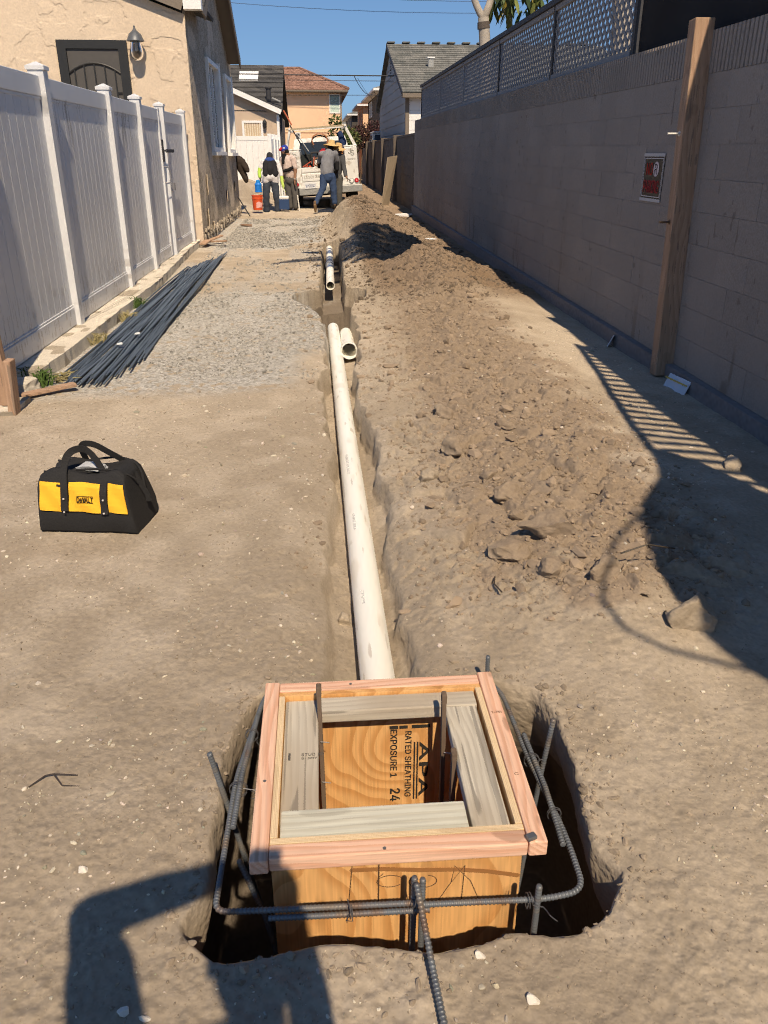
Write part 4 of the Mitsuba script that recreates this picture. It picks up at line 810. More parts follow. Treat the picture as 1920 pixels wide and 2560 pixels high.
# ---------------------------------------------------------------- people
SKIN = (.30, .17, .11)
def P3(*a): return tuple(float(x) for x in a)
def folds(m, amp, f, seed=0):
    m.vertices += m.vertex_normals*((meshkit.fbm(m.vertices*f, 3, seed)-.5)*2*amp)[:, None]; return m
def put_body(nm, chains, par, color, edge=.02, amp=.006, f=11, gloss='tinted_matte', it=6, fade=.12, **k):
    m = limbs(chains, edge, it); folds(m, amp, f, len(scene) % 17)
    c = np.array([color])*(1-fade+2*fade*meshkit.fbm(m.vertices*6, 2, 1))[:, None]
    return put(nm, m, gloss, par, smooth=True, color=c.clip(0, .95), **k)
def hand(par, wrist, direc, side, curl=.5, color=SKIN, size=1.0, thumb=None):
    """palm, four bent fingers and a thumb leaving the side of the palm; curl 0 flat to 1 fist"""
    d = np.array(direc, float); d /= np.linalg.norm(d); s = np.array(side, float); s -= d*(s@d); s /= np.linalg.norm(s); n = np.cross(d, s); w = np.array(wrist, float); z = size
    ch = [[(P3(*w), .026*z), (P3(*(w+d*.045*z+s*.012*z)), .023*z)], [(P3(*(w+d*.02*z)), .024*z), (P3(*(w+d*.075*z-s*.026*z)), .015*z), (P3(*(w+d*.082*z+s*.026*z)), .015*z)]]
    for i, L in enumerate((.072, .082, .078, .062)):
        b = w+d*.082*z+s*(.028-.0185*i)*z; ch1 = [(P3(*b), .0095*z)]; dd = d.copy(); p = b
        for kk, seg in enumerate((.45, .32, .23)):
            a = curl*(.75+.35*kk); dd = dd*math.cos(a)+n*math.sin(a)*1.0; dd /= np.linalg.norm(dd); p = p+dd*L*seg*z; ch1.append((P3(*p), (.0088-.0009*kk)*z))
        ch.append(ch1)
    t0 = w+d*.03*z+s*.026*z; t1 = t0+(d*.55+s*.75+n*.2)*.038*z; t2 = t1+(d*.85+s*.1+n*.55)*.030*z
    ch.append([(P3(*t0), .012*z), (P3(*t1), .0105*z), (P3(*t2), .0085*z)])
    m = limbs(ch, .009, 3); return put('hand', m, 'tinted_matte', par, smooth=True, color=color)
def head(par, c, face, tilt=0., color=SKIN, hair=(.02, .018, .016), r=.098):
    """skull, jaw, nose, ears, brow and lips round c, looking along face"""
    c = np.array(c, float); f = np.array(face, float); f /= np.linalg.norm(f); u = V(0, 0, 1)-f*f[2]; u /= np.linalg.norm(u); s = np.cross(f, u); q = lambda a, b, d: P3(*(c+f*a+s*b+u*d))
    ch = [[(q(-.015, 0, .03), .088), (q(.015, 0, .02), .082)], [(q(.03, 0, -.01), .066), (q(.045, 0, -.075), .042)], [(q(.088, 0, .012), .010), (q(.108, 0, -.018), .013)], [(q(-.02, 0, -.05), .055), (q(-.02, 0, -.13), .054)],
          [(q(.085, -.03, .03), .012), (q(.085, .03, .03), .012)], [(q(.084, -.018, -.052), .009), (q(.084, .018, -.052), .009)], [(q(-.005, -.088, .012), .012), (q(-.008, -.090, -.025), .010)], [(q(-.005, .088, .012), .012), (q(-.008, .090, -.025), .010)]]
    m = limbs(ch, .014, 2); h = put('head', m, 'tinted_matte', par, smooth=True, color=color)
    put('eye', cat([move(trimesh.creation.icosphere(1, .010), *q(.080, b, .008)) for b in (-.031, .031)]), 'tinted_gloss', h, color=(.03, .02, .015))
    if hair is not None:
        put('hair', limbs([[(q(-.025, 0, .045), .090), (q(-.035, 0, .0), .086), (q(-.04, 0, -.05), .062)]], .02, 3), 'tinted_matte', par, smooth=True, color=hair)
    return h
def shoe(par, heel, toe, color, r=.042):
    h, t = np.array(heel, float), np.array(toe, float); return put('shoe', limbs([[(P3(*(h+V(0, 0, .055))), r*.95), (P3(*h), r), (P3(*((h+t)/2)), r*.95), (P3(*t), r*.8)]], .02, 3), 'tinted_matte', par, smooth=True, color=color)
def hat(par, c, up, color=(.56, .385, .175), R_=.215, h=.13):
    up = np.array(up, float); up /= np.linalg.norm(up); a = np.cross(up, (0, 1, 0)); a /= np.linalg.norm(a); b = np.cross(up, a)
    pr = [(0, h), (.055, h*.98), (.082, h*.86), (.092, h*.5), (.100, .012), (.13, .0), (.175, -.018), (R_, -.035), (R_-.002, -.042), (.17, -.026), (.10, -.006), (.085, .0)]
    m = trimesh.creation.revolve(np.array(pr), sections=28); an = np.arctan2(m.vertices[:, 1], m.vertices[:, 0]); rr = np.linalg.norm(m.vertices[:, :2], axis=1); m.vertices[:, 2] += np.where(rr > .12, .025*np.cos(2*an)*(rr-.12)/.09, 0)
    return put('straw_hat', frame_to(m, c, a, b, up), 'tinted_matte', par, smooth=40, color=None) if 0 else put('straw_hat', frame_to(m, c, a, b, up), 'tinted_matte', par, smooth=True, color=np.array([color])*(.8+.4*meshkit.fbm(m.vertices*45, 2, 3))[:, None])

# --- worker bending with a backpack
p1 = thing('person', 'person bending away in white shirt and backpack, holding a blue jug and a cooler', 'person')
put_body('jeans', [[((-1.33, 23.66, .84), .115), ((-1.17, 23.66, .84), .115)], [((-1.345, 23.64, .80), .115), ((-1.385, 23.58, .44), .092), ((-1.40, 23.62, .14), .088), ((-1.395, 23.62, .05), .082)], [((-1.155, 23.64, .80), .115), ((-1.115, 23.58, .44), .092), ((-1.09, 23.62, .14), .088), ((-1.095, 23.62, .05), .082)]], p1, (.045, .055, .075), amp=.016, f=11)
put_body('shirt', [[((-1.36, 23.60, .90), .135), ((-1.14, 23.60, .90), .135), ((-1.25, 23.74, 1.04), .19), ((-1.25, 23.92, 1.18), .165)], [((-1.36, 23.60, .90), .135), ((-1.37, 23.62, .80), .12)], [((-1.14, 23.60, .90), .135), ((-1.13, 23.62, .80), .12)], [((-1.44, 23.95, 1.22), .085), ((-1.06, 23.95, 1.22), .085)], [((-1.45, 23.95, 1.22), .075), ((-1.52, 23.93, 1.10), .062)], [((-1.05, 23.95, 1.22), .075), ((-.99, 23.9, 1.06), .060), ((-.965, 23.86, .92), .055)]], p1, (.68, .67, .69), amp=.010)
put_body('glove_sleeve', [[((-1.525, 23.93, 1.10), .058), ((-1.56, 23.88, 1.0), .05), ((-1.545, 23.8, .88), .042)]], p1, (.42, .62, .10), amp=.006, label='yellow-green left sleeve')
put_body('glove_sleeve', [[((-.965, 23.86, .93), .05), ((-.95, 23.82, .78), .045), ((-.925, 23.78, .64), .038)]], p1, (.48, .64, .14), amp=.006, label='yellow-green right sleeve')
hand(p1, (-1.54, 23.79, .87), (.0, -.15, -1), (0, 1, 0), .6, (.05, .05, .05)); hand(p1, (-.923, 23.77, .63), (.05, -.1, -1), (0, 1, 0), .75, (.40, .50, .16))
head(p1, (-1.27, 24.18, 1.36), (0, .75, -.65), hair=(.03, .03, .035))
bp = limbs([[((-1.34, 23.68, 1.20), .10), ((-1.16, 23.68, 1.20), .10)], [((-1.37, 23.56, .98), .09), ((-1.11, 23.56, .98), .09)], [((-1.24, 23.68, 1.20), .12), ((-1.24, 23.56, 1.06), .115), ((-1.24, 23.55, .98), .10)], [((-1.34, 23.64, 1.22), .09), ((-1.37, 23.52, .95), .08)], [((-1.16, 23.64, 1.22), .09), ((-1.11, 23.52, .95), .08)]], .025, 4)
B_ = put('backpack', bp, 'tinted_matte', p1, smooth=True, color=(.022, .022, .026))
put('top_flap', folds(limbs([[((-1.33, 23.66, 1.285), .065), ((-1.17, 23.66, 1.285), .065)], [((-1.30, 23.76, 1.31), .06), ((-1.20, 23.76, 1.31), .06)]], .02, 4), .012, 16), 'tinted_matte', B_, smooth=True, color=(.03, .06, .22))
put('piping', tube(spline([(-1.43, 23.47, .88), (-1.42, 23.50, 1.02), (-1.36, 23.555, 1.13), (-1.25, 23.57, 1.165), (-1.14, 23.555, 1.13), (-1.07, 23.50, 1.02), (-1.06, 23.47, .88)], 24), .006, 5), 'tinted_matte', B_, color=(.32, .32, .33))
for x in (-1.385, -1.10): shoe(p1, (x, 23.60, .045), (x+.01, 23.78, .04), (.045, .04, .035))
jg = thing('water_jug', 'bright blue water jug hanging from the bending person\'s left hand', 'jug')
put('body', lathe([(0, 0), (.085, 0), (.098, .012), (.098, .03), (.092, .035), (.092, .18), (.098, .185), (.098, .205), (.08, .235), (.05, .25), (0, .25)], 20, -1.60, 23.76, .49), 'tinted_satin', jg, smooth=40, color=(.015, .19, .66))
put('lid', lathe([(0, .25), (.055, .25), (.055, .30), (.02, .31), (0, .31)], 16, -1.60, 23.76, .49), 'tinted_satin', jg, smooth=40, color=(.02, .25, .70))
put('handle', tube([(-1.66, 23.76, .72), (-1.64, 23.765, .80), (-1.575, 23.77, .805), (-1.55, 23.77, .72)], .008, 6), 'tinted_satin', jg, color=(.02, .2, .6))
cl = thing('drink_cooler', 'dark blue drink cooler with white lid and handle beside the trench edge', 'cooler')
put('body', move(rbox(.275, .20, .27, .015), -.912, 23.62, .19), 'tinted_satin', cl, color=(.025, .055, .14)); put('lid', move(rbox(.262, .19, .075, .02), -.912, 23.62, .365), 'tinted_satin', cl, color=(.72, .72, .72))
put('handle', cat([box(-.94, -.922, 23.61, 23.64, .40, .55), box(-.896, -.878, 23.61, 23.64, .40, .55), box(-.94, -.878, 23.61, 23.64, .55, .568)]), 'tinted_satin', cl, color=(.75, .75, .75))
# --- man in the cap
p2_ = thing('person', 'person in blue and red cap, pale shirt and grey trousers looking down beside the truck', 'person')
put_body('trousers', [[((-.72, 24.02, .88), .15), ((-.72, 24.02, .80), .16)], [((-.66, 24.0, .80), .11), ((-.61, 23.98, .45), .09), ((-.60, 24.0, .12), .085)], [((-.80, 24.06, .80), .11), ((-.78, 24.06, .45), .09), ((-.76, 24.1, .12), .085)]], p2_, (.105, .10, .095), amp=.008)
put_body('shirt', [[((-.71, 24.02, .92), .165), ((-.74, 24.0, 1.12), .175), ((-.76, 23.98, 1.30), .15)], [((-.64, 23.88, 1.34), .085), ((-.90, 24.08, 1.33), .085)], [((-.62, 23.86, 1.33), .08), ((-.585, 23.84, 1.12), .068)], [((-.92, 24.1, 1.32), .08), ((-.95, 24.12, 1.12), .065)]], p2_, (.56, .455, .41), amp=.020)
put_body('arm', [[((-.585, 23.84, 1.15), .05), ((-.575, 23.83, 1.02), .045), ((-.60, 23.80, .80), .034)]], p2_, SKIN); put_body('arm', [[((-.95, 24.12, 1.14), .05), ((-.96, 24.1, 1.02), .045), ((-.90, 24.05, .85), .034)]], p2_, SKIN)
hand(p2_, (-.60, 23.80, .79), (-.05, 0, -1), (0, 1, 0), .35); hand(p2_, (-.90, 24.05, .84), (.1, 0, -1), (0, 1, 0), .4)
put('watch', move(rot(trimesh.creation.torus(.038, .009, 16, 8), 8, (0, 1, 0), (0, 0, 0)), -.598, 23.80, .825), 'bare_steel', p2_, smooth=True, color=(.6, .6, .58))
head(p2_, (-.85, 23.97, 1.515), (-.72, .12, -.55), hair=(.015, .013, .012))
put_body('gaiter', [[((-.83, 24.0, 1.44), .085), ((-.80, 24.0, 1.37), .10)], [((-.88, 23.93, 1.40), .06), ((-.90, 23.88, 1.24), .045)]], p2_, (.012, .012, .014))
put_body('waist_pouch', [[((-.90, 23.90, 1.02), .04), ((-.75, 23.83, 1.06), .045), ((-.62, 23.82, 1.13), .035)]], p2_, (.014, .014, .016))
hc = put('cap', limbs([[((-.84, 23.98, 1.575), .103), ((-.87, 23.97, 1.565), .098)]], .02, 2), 'tinted_matte', p2_, smooth=True, color=(.03, .05, .30)); put('visor', limbs([[((-.91, 23.93, 1.585), .045), ((-.975, 23.90, 1.55), .028)], [((-.90, 23.99, 1.58), .045), ((-.975, 23.97, 1.55), .028)]], .015, 3), 'tinted_matte', hc, smooth=True, color=(.45, .02, .02)); put('badge', move(rbox(.06, .012, .035, .004), -.86, 23.872, 1.60, rz=15), 'tinted_matte', hc, color=(.6, .6, .65))
shoe(p2_, (-.60, 24.0, .045), (-.64, 24.14, .04), (.03, .025, .02)); shoe(p2_, (-.76, 24.1, .045), (-.82, 24.22, .04), (.03, .025, .02))
# --- man in grey leaning into the truck
p3_ = thing('person', 'person in grey shirt, blue jeans and straw hat leaning into the truck bed', 'person')
put_body('jeans', [[((.27, 23.0, 1.0), .155), ((.29, 22.98, .90), .165)], [((.19, 22.98, .90), .115), ((.155, 22.9, .62), .085), ((-.015, 22.72, .33), .066), ((-.05, 22.66, .27), .064)], [((.39, 23.0, .90), .118), ((.43, 23.0, .60), .088), ((.455, 23.02, .32), .074), ((.46, 23.02, .27), .076)]], p3_, (.040, .066, .135), amp=.018, f=11)
put_body('shirt', [[((.27, 23.0, 1.0), .168), ((.28, 23.06, 1.20), .175), ((.33, 23.15, 1.42), .155)], [((.14, 23.18, 1.44), .085), ((.50, 23.2, 1.46), .085)], [((.13, 23.2, 1.43), .078), ((.085, 23.32, 1.27), .062)], [((.50, 23.2, 1.45), .08), ((.545, 23.30, 1.25), .065)]], p3_, (.20, .205, .225), amp=.022, f=9)
put_body('sleeve', [[((.088, 23.31, 1.27), .052), ((.07, 23.45, 1.14), .046), ((.12, 23.68, 1.15), .036)]], p3_, (.014, .014, .016), label='black left under-sleeve'); put_body('sleeve', [[((.545, 23.28, 1.26), .055), ((.55, 23.22, 1.08), .05), ((.50, 23.42, 1.0), .04)]], p3_, (.014, .014, .016), label='black right under-sleeve')
hand(p3_, (.12, 23.69, 1.15), (.3, 1, 0), (0, 0, 1), .6); hand(p3_, (.50, 23.43, 1.0), (-.2, 1, -.1), (0, 0, 1), .6)
head(p3_, (.40, 23.30, 1.61), (.1, .9, -.45)); hat(p3_, (.41, 23.27, 1.665), (.12, .22, 1))
shoe(p3_, (.46, 23.0, .22), (.50, 23.17, .215), (.20, .13, .08)); shoe(p3_, (-.065, 22.63, .24), (-.06, 22.70, .075), (.16, .10, .06))
put('sole', limbs([[((-.075, 22.585, .22), .034), ((-.066, 22.648, .075), .030)]], .02, 2), 'tinted_matte', p3_, smooth=True, color=(.20, .13, .07))
# --- man behind him
p4_ = thing('person', 'person in dark grey long sleeves and straw hat, mostly hidden behind the grey-shirted one', 'person')
put_body('trousers', [[((.50, 23.55, .95), .15), ((.52, 23.52, .86), .155)], [((.60, 23.5, .86), .11), ((.60, 23.46, .5), .085), ((.60, 23.5, .16), .075)], [((.46, 23.6, .86), .11), ((.44, 23.6, .5), .085), ((.43, 23.6, .16), .075)]], p4_, (.085, .085, .08))
put_body('shirt', [[((.52, 23.55, .98), .16), ((.55, 23.55, 1.2), .165), ((.58, 23.55, 1.38), .14)], [((.70, 23.48, 1.38), .078), ((.735, 23.40, 1.13), .062), ((.775, 23.28, .93), .05)], [((.44, 23.6, 1.38), .08), ((.40, 23.7, 1.12), .06), ((.42, 23.85, 1.0), .05)]], p4_, (.075, .078, .085), amp=.012)
hand(p4_, (.778, 23.26, .92), (.45, -.15, -.75), (0, -1, 0), .5); hand(p4_, (.42, 23.87, 1.0), (0, 1, 0), (0, 0, 1), .6)
put('tool', tube([(.80, 23.22, .86), (.90, 23.15, .80)], .010, 6), 'tinted_satin', p4_, color=(.06, .05, .045))
head(p4_, (.60, 23.52, 1.555), (.5, .1, -.5)); hat(p4_, (.605, 23.50, 1.605), (.15, -.06, 1), R_=.20, h=.12)
shoe(p4_, (.60, 23.48, .10), (.66, 23.40, .10), (.10, .07, .05)); shoe(p4_, (.43, 23.6, .10), (.47, 23.74, .10), (.10, .07, .05))
# --- the photographer, behind the lens: only the shadow shows
ph = thing('person', 'person taking the photograph, seen only as the dark shadow at the lower left', 'person')
put_body('shirt', [[((.01, -.36, .95), .16), ((-.01, -.42, 1.2), .155), ((-.03, -.37, 1.33), .11)], [((-.25, -.40, 1.40), .080), ((-.335, -.16, 1.43), .066)], [((-.25, -.40, 1.38), .08), ((-.05, -.34, 1.385), .075)], [((-.05, -.36, 1.34), .08), ((.15, -.43, 1.28), .08)], [((.15, -.40, 1.28), .075), ((.105, -.27, 1.08), .056)]], ph, (.10, .12, .16), .03)
put_body('trousers', [[((.02, -.44, .95), .155), ((.02, -.44, .85), .16)], [((-.09, -.44, .85), .115), ((-.10, -.42, .48), .08), ((-.11, -.46, .08), .06)], [((.13, -.44, .85), .115), ((.14, -.42, .48), .08), ((.15, -.46, .08), .06)]], ph, (.05, .06, .10), .03)
put_body('arm', [[((-.335, -.17, 1.425), .056), ((-.378, -.065, 1.455), .048), ((-.25, -.04, 1.475), .046), ((-.115, -.005, 1.49), .034)]], ph, SKIN, .03); put_body('arm', [[((.105, -.28, 1.08), .05), ((.085, -.20, 1.15), .046), ((.040, -.04, 1.375), .034)]], ph, SKIN, .03)
hand(ph, (-.115, -.008, 1.485), (1, .0, .30), (0, 0, 1), .35); hand(ph, (.040, -.038, 1.38), (-.30, .30, 1), (-1, 0, 0), .35)
head(ph, (-.012, -.285, 1.575), (0, .95, -.3), hair=(.02, .02, .02))
shoe(ph, (-.11, -.48, .05), (-.11, -.26, .045), (.03, .03, .03)); shoe(ph, (.15, -.48, .05), (.16, -.26, .045), (.03, .03, .03))
phn = thing('phone', 'phone held up by the person taking the photograph', 'phone')
fl = V(FWD[0], FWD[1], FWD[2]); rt = V(math.cos(YAW), -math.sin(YAW), 0); upv = np.cross(rt, fl)
put('case', frame_to(rbox(.067, .138, .007, .003), EYE-fl*.012-rt*.012-upv*.002, rt, upv, np.cross(rt, upv)), 'tinted_satin', phn, color=(.05, .05, .055))

# ---------------------------------------------------------------- utility truck
TRK = T_ = trimesh.transformations.rotation_matrix(math.radians(-3.9), (0, 1, 0), (.22, 24.8, .62))
trk = thing('utility_truck', 'white utility truck with open bed, rack and grey lettering on its rear boxes', 'truck')
def tput(nm, m, mat_, par=None, **k):
    if not isinstance(m, TM): m = man(m)
    m = m.copy(); m.apply_transform(TRK); return put(nm, m, mat_, par or trk, **k)
TX0, TX1, TY = -.785, 1.215, 24.8
def truck_white(p, n, uv):
    c = mi.Color3f(.70, .69, .65)*(.93+.1*noise(p.x*5, p.y*5, p.z*5)); g = smoothstep(.60, .75, noise(p.x*14, p.y*6, p.z*9))
    return mix(c, (.40, .34, .27), g*.55)
mat('truck_white', mikit.proc(truck_white), .4, .5)
mat('worn_metal', mikit.proc(lambda p, n, uv: mix((.26, .27, .265), (.44, .44, .42), fbm(p.x*9, p.y*9, p.z*9, 3))*(.8+.3*noise(p.x*50, p.y*50, p.z*50))), .5, .5, .3)
for a, b, lab in ((TX0, -.40, 'left rear box lettered in grey'), (.855, TX1, 'right rear box lettered in grey')):
    bxm = tput('side_box', move(rbox(b-a, 2.45, .98, .02), (a+b)/2, TY+1.225, 1.10), 'truck_white', label=lab)
    tput('lid', move(rbox(b-a+.02, 2.47, .035, .01), (a+b)/2, TY+1.225, 1.61), 'truck_white', bxm)
    cx = (a+b)/2
    for s, h, w_, x, z in (('J', .135, .085, cx-.075, 1.40), ('S', .15, .105, cx-.005, 1.35), ('CONCRETE', .045, .25, cx-.125, 1.245)):
        m = fit(text(s, .1, .002, True), w_, h); tput('lettering', frame_to(m, V(x, TY-.003, z), V(1, 0, 0), V(0, 0, 1), V(0, -1, 0)), 'tinted_matte', bxm, color=(.27, .27, .24))
tput('bed_floor', box(-.398, .853, TY+.02, TY+2.45, .60, .66), 'worn_metal'); tput('bed_front', box(-.398, .853, TY+2.40, TY+2.45, .66, 1.25), 'truck_white')
tput('bed_liner', cat([box(-.397, -.39, TY+.05, TY+2.39, .67, 1.55), box(.845, .852, TY+.05, TY+2.39, .67, 1.55)]), 'worn_metal')
tg = tput('tailgate', box(-.398, .853, TY+.0, TY+.04, .75, 1.13), 'truck_white')
tput('upper_rail', move(rbox(1.25, .03, .13, .008), .228, TY-.012, 1.065), 'truck_white', tg); tput('lower_rail', move(rbox(1.25, .03, .20, .008), .228, TY-.012, .865), 'truck_white', tg)
m = fit(text('(310) 387-5201', .08, .002, True), .86, .085); tput('lettering', frame_to(m, V(-.34, TY-.030, .83), V(1, 0, 0), V(0, 0, 1), V(0, -1, 0)), 'tinted_matte', tg, color=(.36, .35, .31))
bmp = tput('bumper', move(rbox(1.80, .16, .19, .015), .385, TY-.10, .505), 'worn_metal'); tput('sill', box(TX0, TX1, TY-.015, TY+.02, .605, .75), 'truck_white')
tput('underbody', box(-.70, 1.14, TY+.15, TY+5.6, .36, .60), 'tinted_matte', color=(.02, .02, .02))
pt_ = tput('licence_plate', move(rbox(.33, .012, .165, .004), -.18, TY-.195, .66), 'tinted_satin', color=(.66, .68, .70))
tput('plate_text', frame_to(fit(text('5951R22', .06, .0015, True), .27, .075), V(-.315, TY-.2025, .615), V(1, 0, 0), V(0, 0, 1), V(0, -1, 0)), 'tinted_matte', pt_, color=(.05, .08, .20))
for x, col, lab in ((1.0, (.72, .70, .66), 'clear reversing lamp'), (1.145, (.50, .012, .02), 'red tail lamp'), (-.57, (.50, .012, .02), 'red tail lamp')):
    l = tput('lamp', move(lathe([(0, .03), (.045, .026), (.058, .01), (.060, 0), (0, 0)], 20), x, TY-.02, .70, rx=90), 'tinted_gloss', smooth=40, color=col, label=lab); tput('bezel', move(lathe([(.060, 0), (.070, 0), (.070, .016), (.060, .016)], 20), x, TY-.019, .70, rx=90), 'bare_steel', l, color=(.4, .4, .4))
tput('lamp_core', move(lathe([(0, .012), (.018, .009), (.02, 0), (0, 0)], 12), 1.145, TY-.046, .70, rx=90), 'tinted_gloss', color=(.7, .35, .35))
for x in (-.62, 1.05):
    for y in (TY+1.2, TY+4.6):
        w_ = tput('wheel', move(lathe([(.0, -.11), (.20, -.11), (.34, -.10), (.37, -.06), (.37, .06), (.34, .10), (.20, .11), (0, .11)], 28), x, y, .36, ry=90), 'tinted_matte', smooth=40, color=(.022, .022, .022)); tput('rim', move(lathe([(0, -.125), (.12, -.12), (.19, -.10), (.19, .10), (.12, .12), (0, .125)], 20), x, y, .36, ry=90), 'worn_metal', w_, smooth=40)
tput('mud_flap', box(-.72, -.44, TY+.35, TY+.37, .14, .55), 'tinted_matte', color=(.02, .02, .02)); tput('mud_flap', box(.92, 1.17, TY+.35, TY+.37, .14, .55), 'tinted_matte', color=(.02, .02, .02))
tput('cab', man(m3.Manifold.hull_points([(a, b, c) for a, b, c in [(TX0+.06, TY+2.5, .6), (TX1-.06, TY+2.5, .6), (TX0+.06, TY+4.6, .6), (TX1-.06, TY+4.6, .6), (TX0+.06, TY+2.5, 1.3), (TX1-.06, TY+2.5, 1.3), (TX0+.22, TY+2.62, 1.92), (TX1-.22, TY+2.62, 1.92), (TX0+.22, TY+3.6, 1.92), (TX1-.22, TY+3.6, 1.92), (TX0+.06, TY+4.5, 1.25), (TX1-.06, TY+4.5, 1.25)]])), 'truck_white')
tput('rear_window', man(m3.Manifold.hull_points([(-.55, TY+2.485, 1.30), (.98, TY+2.485, 1.30), (-.40, TY+2.582, 1.80), (.84, TY+2.582, 1.80), (-.55, TY+2.54, 1.30), (.98, TY+2.54, 1.30)])), 'pane')
tput('hood', move(rbox(1.86, 1.3, .62, .08), .215, TY+5.1, .93), 'truck_white')
for x, top in ((TX0+.02, -.62), (TX1-.03, .94)):
    sgn = 1 if x < 0 else -1
    for dy in (0, .55):
        tput('rack_post', beam((x, TY+.06+dy, 1.62), (top, TY+.06+dy, 2.12), .055, .055), 'truck_white')
    tput('rack_post', beam((x-.0, TY+.045, 1.10), (x, TY+.045, 1.62), .05, .05), 'truck_white')
    tput('rack_rail', beam((top, TY+.0, 2.14), (top, TY+3.2, 2.14), .05, .05), 'truck_white')
tput('crossbar', beam((-.72, TY+.06, 2.13), (.98, TY+.06, 2.14), .05, .045), 'tinted_matte', color=(.40, .33, .22)); tput('crossbar', beam((-.60, TY+.62, 2.12), (.93, TY+.62, 2.12), .045, .045), 'truck_white')
# the load: each its own thing
def load(name, lab, cat_, m, col, mat_='tinted_matte'):
    if not isinstance(m, TM): m = man(m)
    m = m.copy(); m.apply_transform(TRK); k = put(name, m, mat_, color=col); tag(k, lab, cat_); return k
load('tool_shaft', 'long orange pole leaning out of the truck bed past the rack', 'pole', tube([(-.73, TY+.25, 2.62), (-.55, TY+.35, 2.25)], .022, 8), (.55, .16, .09))
load('tool_shaft', 'dark long tool handle slanting across the truck bed', 'pole', tube([(-.60, TY+.30, 2.25), (-.25, TY+.45, 1.55), (.0, TY+.6, .95)], .018, 8), (.05, .05, .05))
load('tool_shaft', 'pale broom handle slanting in the truck bed', 'pole', tube([(-.42, TY+.55, 2.0), (-.12, TY+.65, 1.5), (.05, TY+.7, 1.2)], .013, 8), (.50, .50, .48))
mk_ = load('site_machine', 'black engine-driven machine with an orange handle standing in the truck bed', 'machine', cat([tube(spline([(.02, TY+.6, 1.62), (.0, TY+.62, 1.86), (.05, TY+.63, 1.90), (.34, TY+.63, 1.90), (.40, TY+.63, 1.86), (.45, TY+.6, 1.60)], 30), .018, 8), tube([(-.10, TY+.35, 1.50), (.45, TY+.35, 1.50)], .025, 8), tube([(-.08, TY+.35, 1.48), (-.02, TY+.35, .75)], .03, 8), tube([(.10, TY+.4, 1.5), (.06, TY+.4, .9)], .02, 8), move(rbox(.30, .3, .25, .04), .25, TY+.55, 1.36)]), (.045, .043, .043))
tput('handle', tube(spline([(.02, TY+.58, 1.70), (.03, TY+.58, 1.93), (.33, TY+.58, 1.95), (.40, TY+.58, 1.72)], 24), .016, 8), 'tinted_satin', mk_, color=(.40, .16, .07))
load('fuel_can', 'red fuel can beside the engine frame in the truck bed', 'can', cat([move(rbox(.22, .15, .26, .03), .27, TY+.35, 1.42), move(rbox(.12, .03, .03, .01), .27, TY+.35, 1.57)]), (.42, .03, .035))
load('toolbox', 'dark case standing against the left wall of the truck bed', 'case', cat([move(rbox(.28, .5, .55, .03), -.24, TY+.8, 1.2), move(rbox(.05, .3, .05, .01), -.24, TY+.6, 1.50)]), (.025, .03, .03))
load('orange_tools', 'orange and red hand tools heaped at the tailgate', 'tools', cat([move(rock((.07, .06, .05), 3, 1), -.25, TY+.15, 1.16), move(rock((.05, .09, .05), 4, 1), -.14, TY+.18, 1.15), tube([(-.35, TY+.1, 1.15), (-.1, TY+.15, 1.28)], .014, 6), tube([(-.05, TY+.2, 1.15), (-.0, TY+.2, 1.4)], .014, 6)]), (.48, .09, .05))
load('hose_coil', 'brown hose and gear in the middle of the truck bed', 'hose', cat([rot(trimesh.creation.torus(.10, .022, 20, 8), 80, (1, 0, 0), (0, 0, 0)).apply_translation((.07, TY+.28, 1.25)) or TM(), move(rock((.12, .08, .10), 6, 1), .12, TY+.3, 1.2)]), (.22, .12, .07))
load('wooden_box', 'orange-brown wooden box at the right of the truck bed', 'box', cat([move(rbox(.30, .03, .36, .005), .68, TY+.22, 1.30), move(rbox(.03, .4, .36, .005), .55, TY+.42, 1.30), move(rbox(.03, .4, .36, .005), .82, TY+.42, 1.30), move(rbox(.34, .06, .04, .005), .68, TY+.20, 1.49)]), (.52, .24, .10))
load('blue_bundle', 'dark blue cloth bundle hanging from the right rack post', 'cloth', folds(limbs([[((.80, TY+.45, 1.95), .07), ((.84, TY+.4, 1.72), .11), ((.82, TY+.4, 1.55), .09)]], .03, 4), .02, 14), (.02, .035, .09))
bk = thing('bucket', 'orange bucket with white print standing on the dirt at the left', 'bucket')
bz = .08
put('pail', lathe([(0, 0), (.118, 0), (.122, .01), (.140, .27), (.150, .272), (.150, .30), (.143, .302), (.143, .345), (.152, .347), (.152, .372), (.14, .374), (.135, .30), (.115, .03), (0, .03)], 28, -1.60, 23.1, bz), 'tinted_satin', bk, smooth=40, color=(.60, .085, .025))
lp = shapely.Polygon([(-.10, .0), (.09, .02), (.11, .13), (.02, .17), (-.08, .12)]); m = prism(lp, .001).subdivide().subdivide(); v = m.vertices; a = v[:, 0]/.13; m.vertices = np.column_stack([-1.58+(.1305+.06*v[:, 1]/1+v[:, 2])*np.sin(a), 23.1-(.1305+.06*v[:, 1]+v[:, 2])*np.cos(a), bz+.05+v[:, 1]]); put('print', m, 'tinted_matte', bk, color=(.70, .40, .38))
put('rubble', cat([move(rock((.05, .04, .04), i, 1), -1.60+R.uniform(-.08, .08), 23.1+R.uniform(-.08, .08), bz+.37+R.uniform(0, .03)) for i in range(9)]), 'tinted_matte', bk, color=(.50, .36, .26))
for i, (x, y, a, lab) in enumerate(((-1.75, 21.9, 20, 'thin dark bar leaning at the far house corner'), )):
    k = put('steel_bar', tube([(-1.98, 21.8, .45), (-1.70, 21.6, .02)], .014, 6), 'tinted_satin', color=(.03, .03, .03)); tag(k, lab, 'bar')
